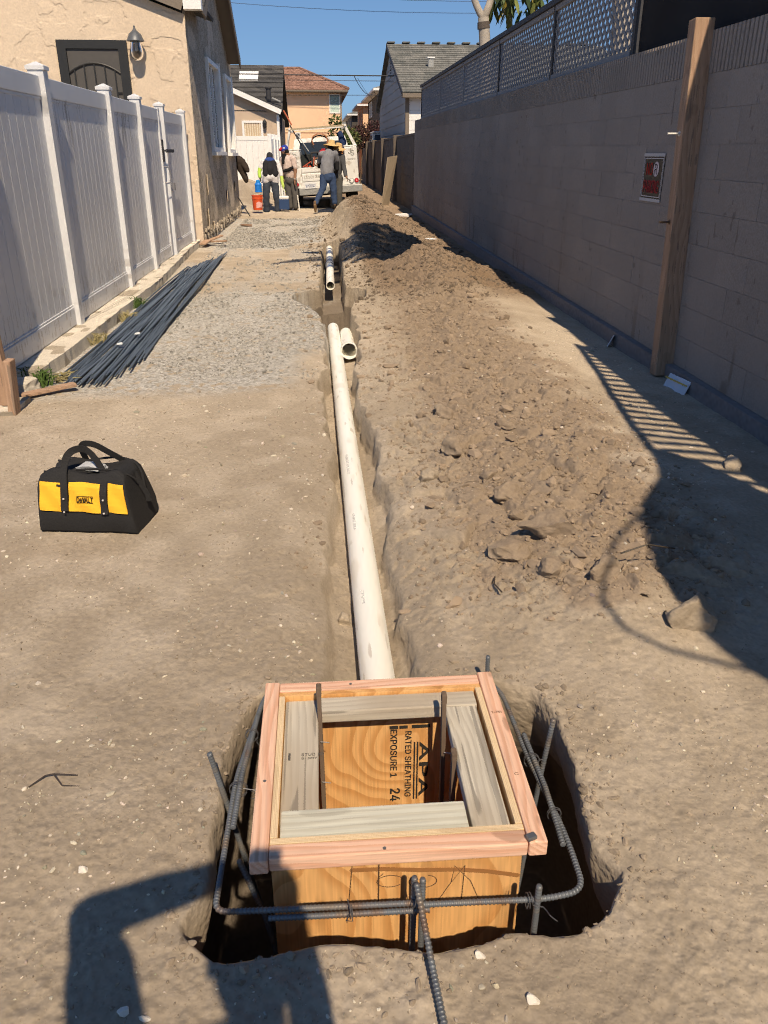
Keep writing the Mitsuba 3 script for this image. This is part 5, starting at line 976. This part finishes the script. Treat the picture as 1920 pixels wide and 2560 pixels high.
k = put('debris_slab', move(rock((.20, .12, .05), 12, 2), -1.55, 18.9, .02), 'tinted_matte', color=(.20, .13, .09)); tag(k, 'dark flat clod lying alone on the far gravel', 'clod')
k = put('prop_stick', beam((-.50, 23.75, .0), (-.545, 23.8, .42), .03, .02), 'tinted_matte', color=(.62, .60, .56)); tag(k, 'white stick standing beside the grey trousers', 'stick')
# ---------------------------------------------------------------- buildings beyond
mat('tan_stucco', mikit.proc(lambda p, n, uv: mix((.46, .36, .27), (.52, .42, .32), fbm(p.x*1.5, p.z*1.5, p.y, 3))), .9, .2)
mat('peach_stucco', mikit.proc(lambda p, n, uv: mix((.74, .50, .33), (.79, .55, .37), fbm(p.x*.7, p.z*.7, p.y, 3))), .9, .2)
mat('shingles', mikit.proc(lambda p, n, uv: mix((.10, .105, .10), (.165, .165, .155), cell_rand(p.x*2.2+cell_rand(p.z*11, 4.)*3, p.z*11, 3.))*(.8+.3*noise(p.x*12, p.z*12, 2.))), .9, .2)
mat('roof_tile', mikit.proc(lambda p, n, uv: mix((.17, .095, .07), (.29, .175, .135), cell_rand(p.x*3.2, p.z*14., 3.))*(.8+.4*noise(p.x*9, p.z*9, p.y))), .85, .2)
mat('grey_siding', mikit.proc(lambda p, n, uv: mix((.33, .32, .305), (.40, .39, .37), fbm(p.y*.6, p.z*3, p.x, 3))), .8, .2)
mat('shade_glass', (.04, .05, .07), .15, .6)
def window(h, x0, x1, y, z0, z1, fw=.08, pane='shade_glass', trim='white_trim', bars=0):
    f = put('window', xz_prism(shapely.box(x0, z0, x1, z1).difference(shapely.box(x0+fw, z0+fw, x1-fw, z1-fw)), y-.05, .06), trim, h)
    put('pane', box(x0+fw, x1-fw, y-.012, y-.006, z0+fw, z1-fw), pane, f)
    for i in range(bars): put('bar', box(x0+fw+(x1-x0-2*fw)*(i+.5)/bars-.012, x0+fw+(x1-x0-2*fw)*(i+.5)/bars+.012, y-.045, y-.03, z0+fw, z1-fw), 'tinted_matte', f, color=(.72, .66, .56))
    return f
tan = thing('tan_house', 'low tan stucco house with white barge board and a barred window, beyond the white fence', 'house')
ty = 32.
rk = lambda x: 2.83+(x+1.19)*(-.4114)
put('wall', xz_prism([(-7, -.5), (-1.33, -.5), (-1.33, rk(-1.33)-.08), (-4.2, rk(-4.2)-.08), (-7, rk(-4.2)-1.2)], ty, .2), 'tan_stucco', tan)
put('side_wall', box(-1.53, -1.332, ty+.2, ty+7, -.5, 2.72), 'tan_stucco', tan)
put('barge_board', slab((-4.2, ty-.30, rk(-4.2)+.06), (-1.15, ty-.30, rk(-1.15)+.06), (-1.15, ty-.26, rk(-1.15)+.06), (-4.2, ty-.26, rk(-4.2)+.06), .17), 'white_trim', tan)
put('roof', slab((-4.2, ty-.31, rk(-4.2)+.10), (-1.12, ty-.31, rk(-1.12)+.10), (-1.12, ty+7, rk(-1.12)+.10), (-4.2, ty+7, rk(-4.2)+.10), .04), 'dark_roof', tan)
put('roof', slab((-4.2, ty-.31, rk(-4.2)+.10), (-7.3, ty-.31, rk(-4.2)-1.1), (-7.3, ty+7, rk(-4.2)-1.1), (-4.2, ty+7, rk(-4.2)+.10), .04), 'dark_roof', tan)
mat('blind', (.50, .40, .27), .6, .3)
window(tan, -2.60, -1.86, ty, 1.95, 2.53, .075, 'blind', 'white_trim', 7)
put('corner_post', box(-1.36, -1.27, ty-.08, ty+.0, -.3, 2.72), 'white_trim', tan); put('downpipe', box(-1.26, -1.19, ty+.3, ty+.36, -.3, 2.75), 'dark_paint', tan)
put('cable', tube([(-4, ty-.01, 2.86), (-2.5, ty-.012, 2.85), (-1.7, ty-.02, 2.83)], .012, 5), 'dark_paint', tan)
wl = thing('wall_lantern', 'small dark wall lantern right of the barred window on the tan house', 'lamp')
put('body', lathe([(0, .30), (.03, .28), (.07, .22), (.08, .18), (.06, .04), (.02, 0), (0, 0)], 12, -1.79, ty-.12, 2.27), 'black_iron', wl); put('arm', box(-1.80, -1.78, ty-.12, ty, 2.44, 2.47), 'black_iron', wl)
bkh = thing('dark_roof_house', 'house with a steep charcoal shingle roof and white skylight behind the tan house', 'house')
put('wall', box(-9, -1.45, 36.9, 43, -.5, 2.9), 'tan_stucco', bkh)
rf = put('roof', slab((-9, 35.6, 2.75), (-1.30, 35.6, 2.75), (-1.30, 40.2, 4.98), (-9, 40.2, 4.98), .12), 'dark_roof', bkh)
put('rear_roof', slab((-9, 44.8, 2.75), (-1.30, 44.8, 2.75), (-1.30, 40.2, 4.98), (-9, 40.2, 4.98), .12), 'dark_roof', bkh)
for i in range(11):
    f0, f1 = i/11, (i+1)/11; put('course', slab((-9, 35.6+4.6*f0-.01, 2.79+2.23*f0), (-1.29, 35.6+4.6*f0-.01, 2.79+2.23*f0), (-1.29, 35.6+4.6*f1, 2.755+2.23*f1), (-9, 35.6+4.6*f1, 2.755+2.23*f1), .03), 'dark_roof', rf)
sk = lambda x, f: (x, 35.6+4.6*f, 2.85+2.23*f)
put('skylight', slab(sk(-3.15, .66), sk(-2.35, .66), sk(-2.35, .82), sk(-3.15, .82), .06), 'white_trim', bkh)
put('vent_pipe', lathe([(0, 0), (.10, 0), (.10, .55), (.14, .56), (.14, .62), (0, .62)], 12, -1.85, 36.9, 3.3), 'dark_paint', bkh); put('flue', tube([(-1.70, 36.6, 3.5), (-1.35, 36.4, 3.35)], .04, 8), 'worn_metal', bkh)
# white fence in front of it
ff = thing('vinyl_fence', 'bright white vinyl fence panel far away in front of the tan house', 'fence')
for i in range(30):
    a = -7.2+.19*i; put('board', box(a+.002, a+.188, 29.0, 29.03, .1, 1.86), 'white_trim', ff)
put('top_rail', box(-7.2, -1.56, 28.985, 29.045, 1.862, 1.98), 'white_trim', ff)
for x, y in ((-1.50, 29.0), (-1.42, 29.9), (-1.36, 30.8), (-1.31, 31.6)): put('post', box(x-.06, x+.06, y-.06, y+.06, -.2, 2.05), 'white_trim', ff)
for (a, b), (c, d) in zip([(-1.50, 29.0), (-1.42, 29.9), (-1.36, 30.8)], [(-1.42, 29.9), (-1.36, 30.8), (-1.31, 31.6)]): put('return_panel', beam((a, b+.07, 1.0), (c, d-.07, 1.0), .03, 1.8), 'white_trim', ff)
# two-storey peach house with a tiled hip roof
pe = thing('peach_house', 'two-storey peach stucco house with a brown tiled hip roof behind the truck', 'house')
put('wall', box(-10, 1.82, 60, 72, -1, 5.22), 'peach_stucco', pe)
ev = lambda o, z: [(-11, 59.35, z), (2.25, 59.35, z), (2.25, 72.6, z), (-11, 72.6, z)]
put('eaves', box(-11, 2.22, 59.38, 72.6, 5.12, 5.25), 'taupe_trim', pe)
E_ = ev(0, 5.26); ra, rb = (-7, 65.5, 6.95), (-1.0, 65.5, 6.95)
prf = put('roof', TM([*E_, ra, rb], [[0, 1, 5], [0, 5, 4], [1, 2, 5], [2, 3, 4], [2, 4, 5], [3, 0, 4]], process=False), 'roof_tile', pe)
NT = 14
for i in range(NT):                                       # courses of barrel tile on the near slope
    f0, f1 = i/NT, (i+1)/NT
    L0, L1 = -11+4*f0, 2.25-3.25*f0; ys0, ys1 = 59.33+6.15*f0, 59.33+6.15*f1; z0, z1 = 5.30+1.69*f0, 5.27+1.69*f1
    n = int((L1-L0)/.075); xs = np.linspace(L0, L1, n); wv = .045*np.abs(np.sin(xs*np.pi/.30))
    v = np.vstack([np.column_stack([xs, np.full(n, ys0), z0+wv]), np.column_stack([np.clip(xs, -11+4*f1, 2.25-3.25*f1), np.full(n, ys1), z1+wv]), np.column_stack([xs, np.full(n, ys0+.01), np.full(n, z0-.06)])])
    q = np.arange(n-1); put('tile_course', TM(v, np.vstack([np.stack([q, q+1, q+n+1], -1), np.stack([q, q+n+1, q+n], -1), np.stack([q+1, q, q+2*n], -1), np.stack([q+1, q+2*n, q+2*n+1], -1)]), process=False), 'roof_tile', prf)
put('hip_cap', tube([(2.25, 59.35, 5.34), (-1.0, 65.5, 7.02)], .10, 6), 'roof_tile', prf); put('ridge_cap', tube([(-7, 65.5, 7.02), (-1, 65.5, 7.02)], .10, 6), 'roof_tile', prf)
for x, f in ((-1.0, .55), (-4.0, .62)): put('roof_vent', move(rbox(.5, .5, .18, .03), x-1, 59.35+6.15*f, 5.36+1.69*f, rx=15), 'roof_tile', pe)
w_ = window(pe, .98, 1.72, 60, 3.90, 5.05, .07, 'tinted_window'if 0 else 'shade_glass'); put('shutter', box(1.05, 1.65, 59.98, 59.99, 3.97, 4.45), 'tinted_matte', w_, color=(.50, .62, .56))
for i in range(7): put('slat', box(1.06, 1.64, 59.965, 59.982, 4.50+.065*i, 4.535+.065*i), 'tinted_matte', w_, color=(.42, .55, .50))
window(pe, -2.30, -1.86, 60, 4.15, 4.98, .06); window(pe, -1.35, -1.0, 60, 2.15, 2.75, .06)
put('gutter', box(-11, 2.26, 59.28, 59.36, 5.16, 5.25), 'taupe_trim', pe); put('downpipe', box(1.72, 1.80, 59.90, 59.98, -1, 5.15), 'taupe_trim', pe)
put('ledge', box(-10, 1.83, 59.94, 59.995, 2.75, 2.80), 'peach_stucco', pe)
# grey gabled house on the right
gh = thing('gabled_house', 'grey lap-sided house with a steep grey shingle roof behind the lattice on the right', 'house')
yA, yB, zr, ze = 31.2, 44.0, 5.55, 3.42; yr = 37.6
put('gable_wall', yz_prism([(yA, -.3), (yB, -.3), (yB, ze), (yr, zr-.1), (yA, ze)], 3.22, .2), 'grey_siding', gh)
for i in range(17):                                       # lap boards on the gable
    z0 = .0+.31*i; z1 = z0+.30
    pg = shapely.Polygon([(yA, -.3), (yB, -.3), (yB, ze), (yr, zr-.1), (yA, ze)]).intersection(shapely.box(0, z0, 99, z1))
    if pg.is_empty or pg.area < .05: continue
    bmx = yz_prism(pg, 3.195, .022); zz_ = bmx.vertices[:, 2]; bmx.vertices[:, 0] += np.where(bmx.vertices[:, 0] < 3.2, .018*(zz_-z0)/.30, 0); put('siding_board', bmx, 'grey_siding', gh)
for i in range(11): z0 = .05+.31*i; put('siding_board', box(3.24, 9, yA-.022-.004*(i % 2), yA-.001, z0, min(z0+.302, ze-.02)), 'white_trim', gh, )
put('front_wall', box(3.42, 9, yA, yA+.2, -.3, ze), 'white_trim', gh)
put('corner_board', box(3.17, 3.30, yA-.06, yA+.10, -.3, ze), 'taupe_trim', gh)
grf = put('roof', slab((3.02, yA-.45, ze-.06), (12, yA-.45, ze-.06), (12, yr, zr), (3.02, yr, zr), .07), 'shingles', gh)
put('rear_roof', slab((3.02, yB+.45, ze-.06), (12, yB+.45, ze-.06), (12, yr, zr), (3.02, yr, zr), .07), 'shingles', gh)
NS = 22
for i in range(NS):
    f0, f1 = i/NS, (i+1)/NS; l = lambda f: (yA-.46+(yr-yA+.46)*f, ze-.05+(zr-ze+.05)*f)
    put('shingle_course', slab((3.01, l(f0)[0], l(f0)[1]+.03), (12, l(f0)[0], l(f0)[1]+.03), (12, l(f1)[0], l(f1)[1]+.008), (3.01, l(f1)[0], l(f1)[1]+.008), .018), 'shingles', grf)
for i in range(14): put('ridge_cap', move(rbox(.32, .34, .06, .02), 3.2+.62*i, yr, zr+.05), 'shingles', grf)
put('barge_board', slab((3.0, yA-.47, ze-.02), (3.03, yA-.47, ze-.02), (3.03, yr, zr+.02), (3.0, yr, zr+.02), .14), 'dark_paint', gh); put('eave_board', box(3.03, 12, yA-.47, yA-.44, ze-.20, ze-.07), 'taupe_trim', gh); put('eave_soffit', box(3.03, 12, yA-.43, yA-.0, ze-.19, ze-.15), 'taupe_trim', gh)
for i in range(5): put('vent_slot', box(3.185, 3.20, yr-.16, yr+.16, 4.35+.12*i, 4.41+.12*i), 'dark_paint', gh)
fl_ = put('flue', box(4.30, 4.50, 33.95, 34.15, 4.05, 4.70), 'worn_metal', gh); put('flue_cap', box(4.26, 4.54, 33.91, 34.19, 4.705, 4.75), 'white_trim', fl_)
# houses farther along the right
def row_house(name, lab, x0, y0, y1, zw, m, roof, wins_, over=.45, rise=1.2):
    h = thing(name, lab, 'house'); put('wall', box(x0, x0+8, y0, y1, -1, zw), m, h)
    ym = (y0+y1)/2
    put('roof', TM([(x0-over, y0-over, zw), (x0+8.4, y0-over, zw), (x0+8.4, y1+over, zw), (x0-over, y1+over, zw), (x0+3, ym, zw+rise), (x0+5, ym, zw+rise)], [[0, 1, 5], [0, 5, 4], [1, 2, 5], [2, 3, 4], [2, 4, 5], [3, 0, 4]], process=False), roof, h)
    put('eave', box(x0-over, x0+8.4, y0-over, y1+over, zw-.12, zw-.004), 'white_trim', h)
    for y, z, w__, hh in wins_:
        f = put('window', yz_prism(shapely.box(y, z, y+w__, z+hh).difference(shapely.box(y+.08, z+.08, y+w__-.08, z+hh-.08)), x0-.05, .06), 'white_trim', h); put('pane', box(x0-.012, x0-.006, y+.08, y+w__-.08, z+.08, z+hh-.08), 'shade_glass', f)
    return h
mat('dark_siding', (.075, .068, .062), .8, .2)
row_house('row_house', 'dark two-storey house beside the grey gabled one', 3.7, 50., 62., 4.75, 'dark_siding', 'shingles', [(57.5, 3.6, .7, .9), (59.2, 3.6, .7, .9)])
row_house('row_house', 'peach house in the far row on the right, next beyond the dark one', 3.5, 65., 73., 4.7, 'peach_stucco', 'roof_tile', [(66.5, 3.4, .7, 1.0), (69, 3.4, .7, 1.0)])
row_house('row_house', 'grey-brown house far down the row on the right', 3.2, 77., 92., 4.55, 'dark_siding', 'shingles', [(80, 3.2, 1.2, 1.4), (85, 3.2, 1.2, 1.4)])
row_house('row_house', 'pale grey house at the far end of the right-hand row', 2.6, 98., 112., 4.4, 'grey_siding', 'shingles', [(100, 3.0, 1.2, 1.2)])

# ---------------------------------------------------------------- a car roof behind the low wall
car = thing('white_suv', 'white vehicle roof and rear glass showing above the low wall', 'car')
cm = m3.Manifold.hull_points([(a, b, c) for a, b, c in [(2.68, 43.5, .5), (4.4, 43.5, .5), (2.68, 48, .5), (4.4, 48, .5), (2.68, 43.5, 1.45), (4.4, 43.5, 1.45), (2.68, 48, 1.3), (4.4, 48, 1.3), (2.86, 43.75, 2.36), (4.25, 43.75, 2.42), (2.86, 46.2, 2.38), (4.25, 46.2, 2.42)]])
put('body', cm, 'truck_white', car)
put('roof_panel', move(rbox(1.42, 2.6, .07, .03), 3.55, 45.0, 2.42), 'white_trim', car)
put('rear_glass', man(m3.Manifold.hull_points([(2.86, 43.48, 1.62), (4.24, 43.48, 1.62), (2.94, 43.72, 2.30), (4.18, 43.72, 2.34), (2.9, 43.52, 1.62), (4.2, 43.52, 1.62)])), 'shade_glass', car)
put('side_glass', man(m3.Manifold.hull_points([(2.66, 43.8, 1.55), (2.66, 46.3, 1.55), (2.82, 44.0, 2.28), (2.82, 46.0, 2.28), (2.70, 44, 1.55)])), 'shade_glass', car)
for x in (2.72, 4.36):
    for y in (44.4, 47.2): put('wheel', move(lathe([(0, -.1), (.3, -.1), (.34, -.06), (.34, .06), (.3, .1), (0, .1)], 20), x, y, .34, ry=90), 'tinted_matte', car, color=(.02, .02, .02))

# ---------------------------------------------------------------- plants
scene['leaf_green'] = {'type': 'twosided', 'bsdf': {'type': 'principled', 'base_color': VC, 'roughness': .55, 'specular': .3}}
def leaf_cloud(par, nm, blobs, n, size, cols, seed, asp=.5):
    r = np.random.RandomState(seed); vs, fs, cs = [], [], []; o = 0
    wsum = np.array([b[3]**2 for b in blobs], float); wsum /= wsum.sum()
    for i in range(n):
        bx, by, bz_, br = blobs[r.choice(len(blobs), p=wsum)]; d = r.normal(size=3); d /= np.linalg.norm(d); c = V(bx, by, bz_)+d*br*r.uniform(.55, 1.05)**.7*V(1, 1, .85)
        u_ = r.normal(size=3)+d*.8; u_ /= np.linalg.norm(u_); w__ = np.cross(u_, r.normal(size=3)); w__ /= np.linalg.norm(w__); s = size*r.uniform(.6, 1.4); nn_ = np.cross(u_, w__)*s*.18
        v = [c, c+u_*s*.5+w__*s*asp*.5+nn_, c+u_*s, c+u_*s*.5-w__*s*asp*.5+nn_]; vs += v; fs += [(o, o+1, o+2), (o, o+2, o+3)]; o += 4; cs += [np.array(cols[r.randint(len(cols))])*r.uniform(.7, 1.3)]*4
    put(nm, TM(np.array(vs), np.array(fs), process=False), 'leaf_green', par, color=np.array(cs))
def shrub(lab, blobs, n, size, cols, seed, name='shrub'):
    t = thing(name, lab, 'shrub'); leaf_cloud(t, 'foliage', blobs, n, size, cols, seed)
    for i, b in enumerate(blobs[:4]): put('stem', tube([(b[0]*.7+blobs[0][0]*.3, b[1], 0), (b[0], b[1], b[2])], [.04, .015], 5), 'tinted_matte', t, color=(.14, .10, .07))
GRN = [(.06, .09, .025), (.09, .13, .04), (.045, .07, .02), (.13, .16, .06)]
shrub('loose green shrub rising behind the truck cab', [(.75, 40, 1.7, .45), (1.05, 40.2, 2.3, .45), (.55, 40, 1.9, .35), (1.15, 40, 1.5, .5), (.9, 40.2, 2.75, .28), (1.35, 40, 2.0, .35), (.4, 40, 1.5, .3)], 1500, .13, GRN, 3)
shrub('purple-red shrub left of the white vehicle', [(1.9, 46, 1.9, .5), (2.2, 46, 2.4, .45), (2.5, 46.3, 2.2, .5), (1.7, 46, 2.3, .3)], 1500, .13, [(.055, .022, .025), (.08, .035, .03), (.04, .03, .02), (.10, .05, .035)], 5)
shrub('purple-red shrub behind the white vehicle', [(2.9, 49, 2.5, .5), (3.3, 49, 2.7, .45), (3.6, 49, 2.5, .5), (3.1, 49, 2.1, .5)], 1500, .13, [(.055, .022, .025), (.08, .03, .03), (.05, .03, .025)], 6)
shrub('yellow-green shrub at the right of the truck', [(1.5, 42, 1.7, .4), (1.75, 42.3, 2.1, .35), (1.6, 42, 2.4, .25)], 900, .12, GRN+[(.18, .17, .06)], 7)
shrub('low dry shrub between the tan house and the truck', [(-1.05, 37, 1.2, .3), (-.85, 37, 1.35, .25)], 350, .12, [(.12, .11, .04), (.09, .09, .03)], 8)
tr = thing('bare_tree', 'pale forked tree trunk rising behind the lattice with large hanging leaves', 'tree')
tk = tube(spline([(3.02, 16.05, -.1), (3.05, 16.0, 1.6), (3.02, 16, 3.2), (2.97, 16, 3.62)], 16), np.linspace(.14, .095, 16), 12)
tcol = lambda m: np.array([[.34, .31, .27]])*(.55+.9*meshkit.fbm(m.vertices*7, 3, 2))[:, None]
put('trunk', tk, 'tinted_matte', tr, smooth=True, color=tcol(tk))
for nm, pts, r0 in (('limb', [(2.97, 16, 3.60), (2.84, 16, 3.80), (2.70, 16, 4.15), (2.5, 15.9, 4.8)], .062), ('limb', [(2.97, 16, 3.60), (3.06, 16, 3.80), (3.14, 16, 4.1), (3.3, 15.8, 4.7)], .068), ('limb', [(3.1, 16, 4.0), (3.5, 15.9, 4.3), (3.9, 15.8, 4.5)], .045), ('limb', [(2.7, 16, 4.15), (2.6, 16.1, 4.6), (2.8, 16.2, 5.2)], .04)):
    m = tube(spline(pts, 12), np.linspace(r0, r0*.5, 12), 10); put(nm, m, 'tinted_matte', tr, smooth=True, color=tcol(m))
m = tube([(2.985, 16, 3.45), (2.975, 16, 3.55)], [.112, .108], 12); put('bark_ring', m, 'tinted_matte', tr, color=(.10, .085, .075))
rl = np.random.RandomState(9)
def big_leaf(base, dr, L, w_, droop, col):
    d = np.array(dr, float); d /= np.linalg.norm(d); s = np.cross(d, (0, 0, 1)); s /= np.linalg.norm(s)+1e-9; N_ = 6; v = []
    for i in range(N_+1):
        f = i/N_; c = np.array(base)+d*L*f+V(0, 0, -droop*L*f*f); ww = w_*math.sin(math.pi*min(1, f*.92+.08))**.7; v += [c-s*ww+V(0, 0, -.15*ww), c+V(0, 0, .05*ww), c+s*ww+V(0, 0, -.15*ww)]
    f_ = []
    for i in range(N_):
        for j in range(2): a = 3*i+j; f_ += [(a, a+1, a+4), (a, a+4, a+3)]
    return TM(np.array(v), np.array(f_), process=False)
for i in range(110):
    b = (rl.uniform(3.12, 4.05), 16+rl.normal(0, .25), rl.uniform(3.72, 4.35)); a = rl.uniform(0, 6.28)
    m = big_leaf(b, (math.cos(a), math.sin(a)*.6, -.5-rl.uniform(0, .8)), rl.uniform(.16, .30), rl.uniform(.035, .06), .5, None); c = [(.03, .05, .018), (.06, .085, .025), (.12, .14, .035), (.30, .24, .05)][rl.choice(4, p=[.4, .35, .17, .08])]
    put('leaf', m, 'leaf_green', tr, color=np.array(c)*rl.uniform(.8, 1.3))
# broad-fronded tree behind the wall, out of the frame but for its shadow on the heap
bt = thing('frond_tree', 'frond-leaved tree leaning over the wall above the frame, seen by its feathery shadow', 'tree')
m = tube(spline([(3.0, 8.6, 0), (2.95, 8.6, 2.2), (2.7, 8.9, 3.9), (2.25, 9.2, 4.6)], 14), np.linspace(.12, .07, 14), 10); put('trunk', m, 'tinted_matte', bt, smooth=True, color=tcol(m))
for i in range(22):
    a = i/22*6.28+.2; L = rl.uniform(1.1, 1.75)*(1.5 if math.cos(a) < -.5 else 1.); d = V(math.cos(a), math.sin(a), 0); st = np.array((2.2, 9.25, 4.6)); rib = [st+d*L*f+V(0, 0, .45*f-1.0*f*f) for f in np.linspace(0, 1, 12)]
    fr_ = put('frond', tube(rib, np.linspace(.018, .005, 12), 5), 'leaf_green', bt, color=(.08, .11, .03)); lv = []
    for f in np.linspace(.12, 1, 34):
        p0 = st+d*L*f+V(0, 0, .45*f-1.0*f*f); s = np.cross(d, (0, 0, 1)); l = .42*math.sin(math.pi*(f*.8+.15))
        for sg_ in (-1, 1): lv.append(big_leaf(p0, s*sg_+d*.7+V(0, 0, -.3), l, .026, .3, None))
    put('leaflets', cat(lv), 'leaf_green', fr_, color=(.05, .08, .02), kind='stuff')
# ---------------------------------------------------------------- overhead lines
def wire(lab, a, b, sag, r=.012):
    a, b = np.array(a, float), np.array(b, float); f = np.linspace(0, 1, 24)[:, None]; p = a+(b-a)*f; p[:, 2] -= sag*4*f[:, 0]*(1-f[:, 0]); k = put('overhead_wire', tube(p, r, 5), 'dark_paint'); tag(k, lab, 'wire')
wire('thick overhead cable crossing just above the roofs', (-14, 36, 4.55), (16, 36, 4.45), .22, .022)
wire('thin overhead line just under the thick cable', (-14, 36.2, 4.42), (16, 36.2, 4.30), .25, .010)
wire('service line slanting down from the thick cable to the far houses', (1.6, 36, 4.27), (3.4, 50.5, 4.6), .35, .014)
wire('second, fainter service line slanting down to the far houses', (1.75, 36.1, 4.2), (5.0, 52, 4.9), .9, .007)
wire('low overhead line left of the dark two-storey house', (-3, 45, 4.1), (12, 45, 4.15), .0, .012)
wire('hair-thin wire high in the sky beside the forked tree', (-6, 55, 10.2), (16, 55, 9.8), .3, .012)
wire('second hair-thin wire in the sky, below the first', (-6, 55.5, 9.6), (16, 55.5, 9.3), .3, .012)
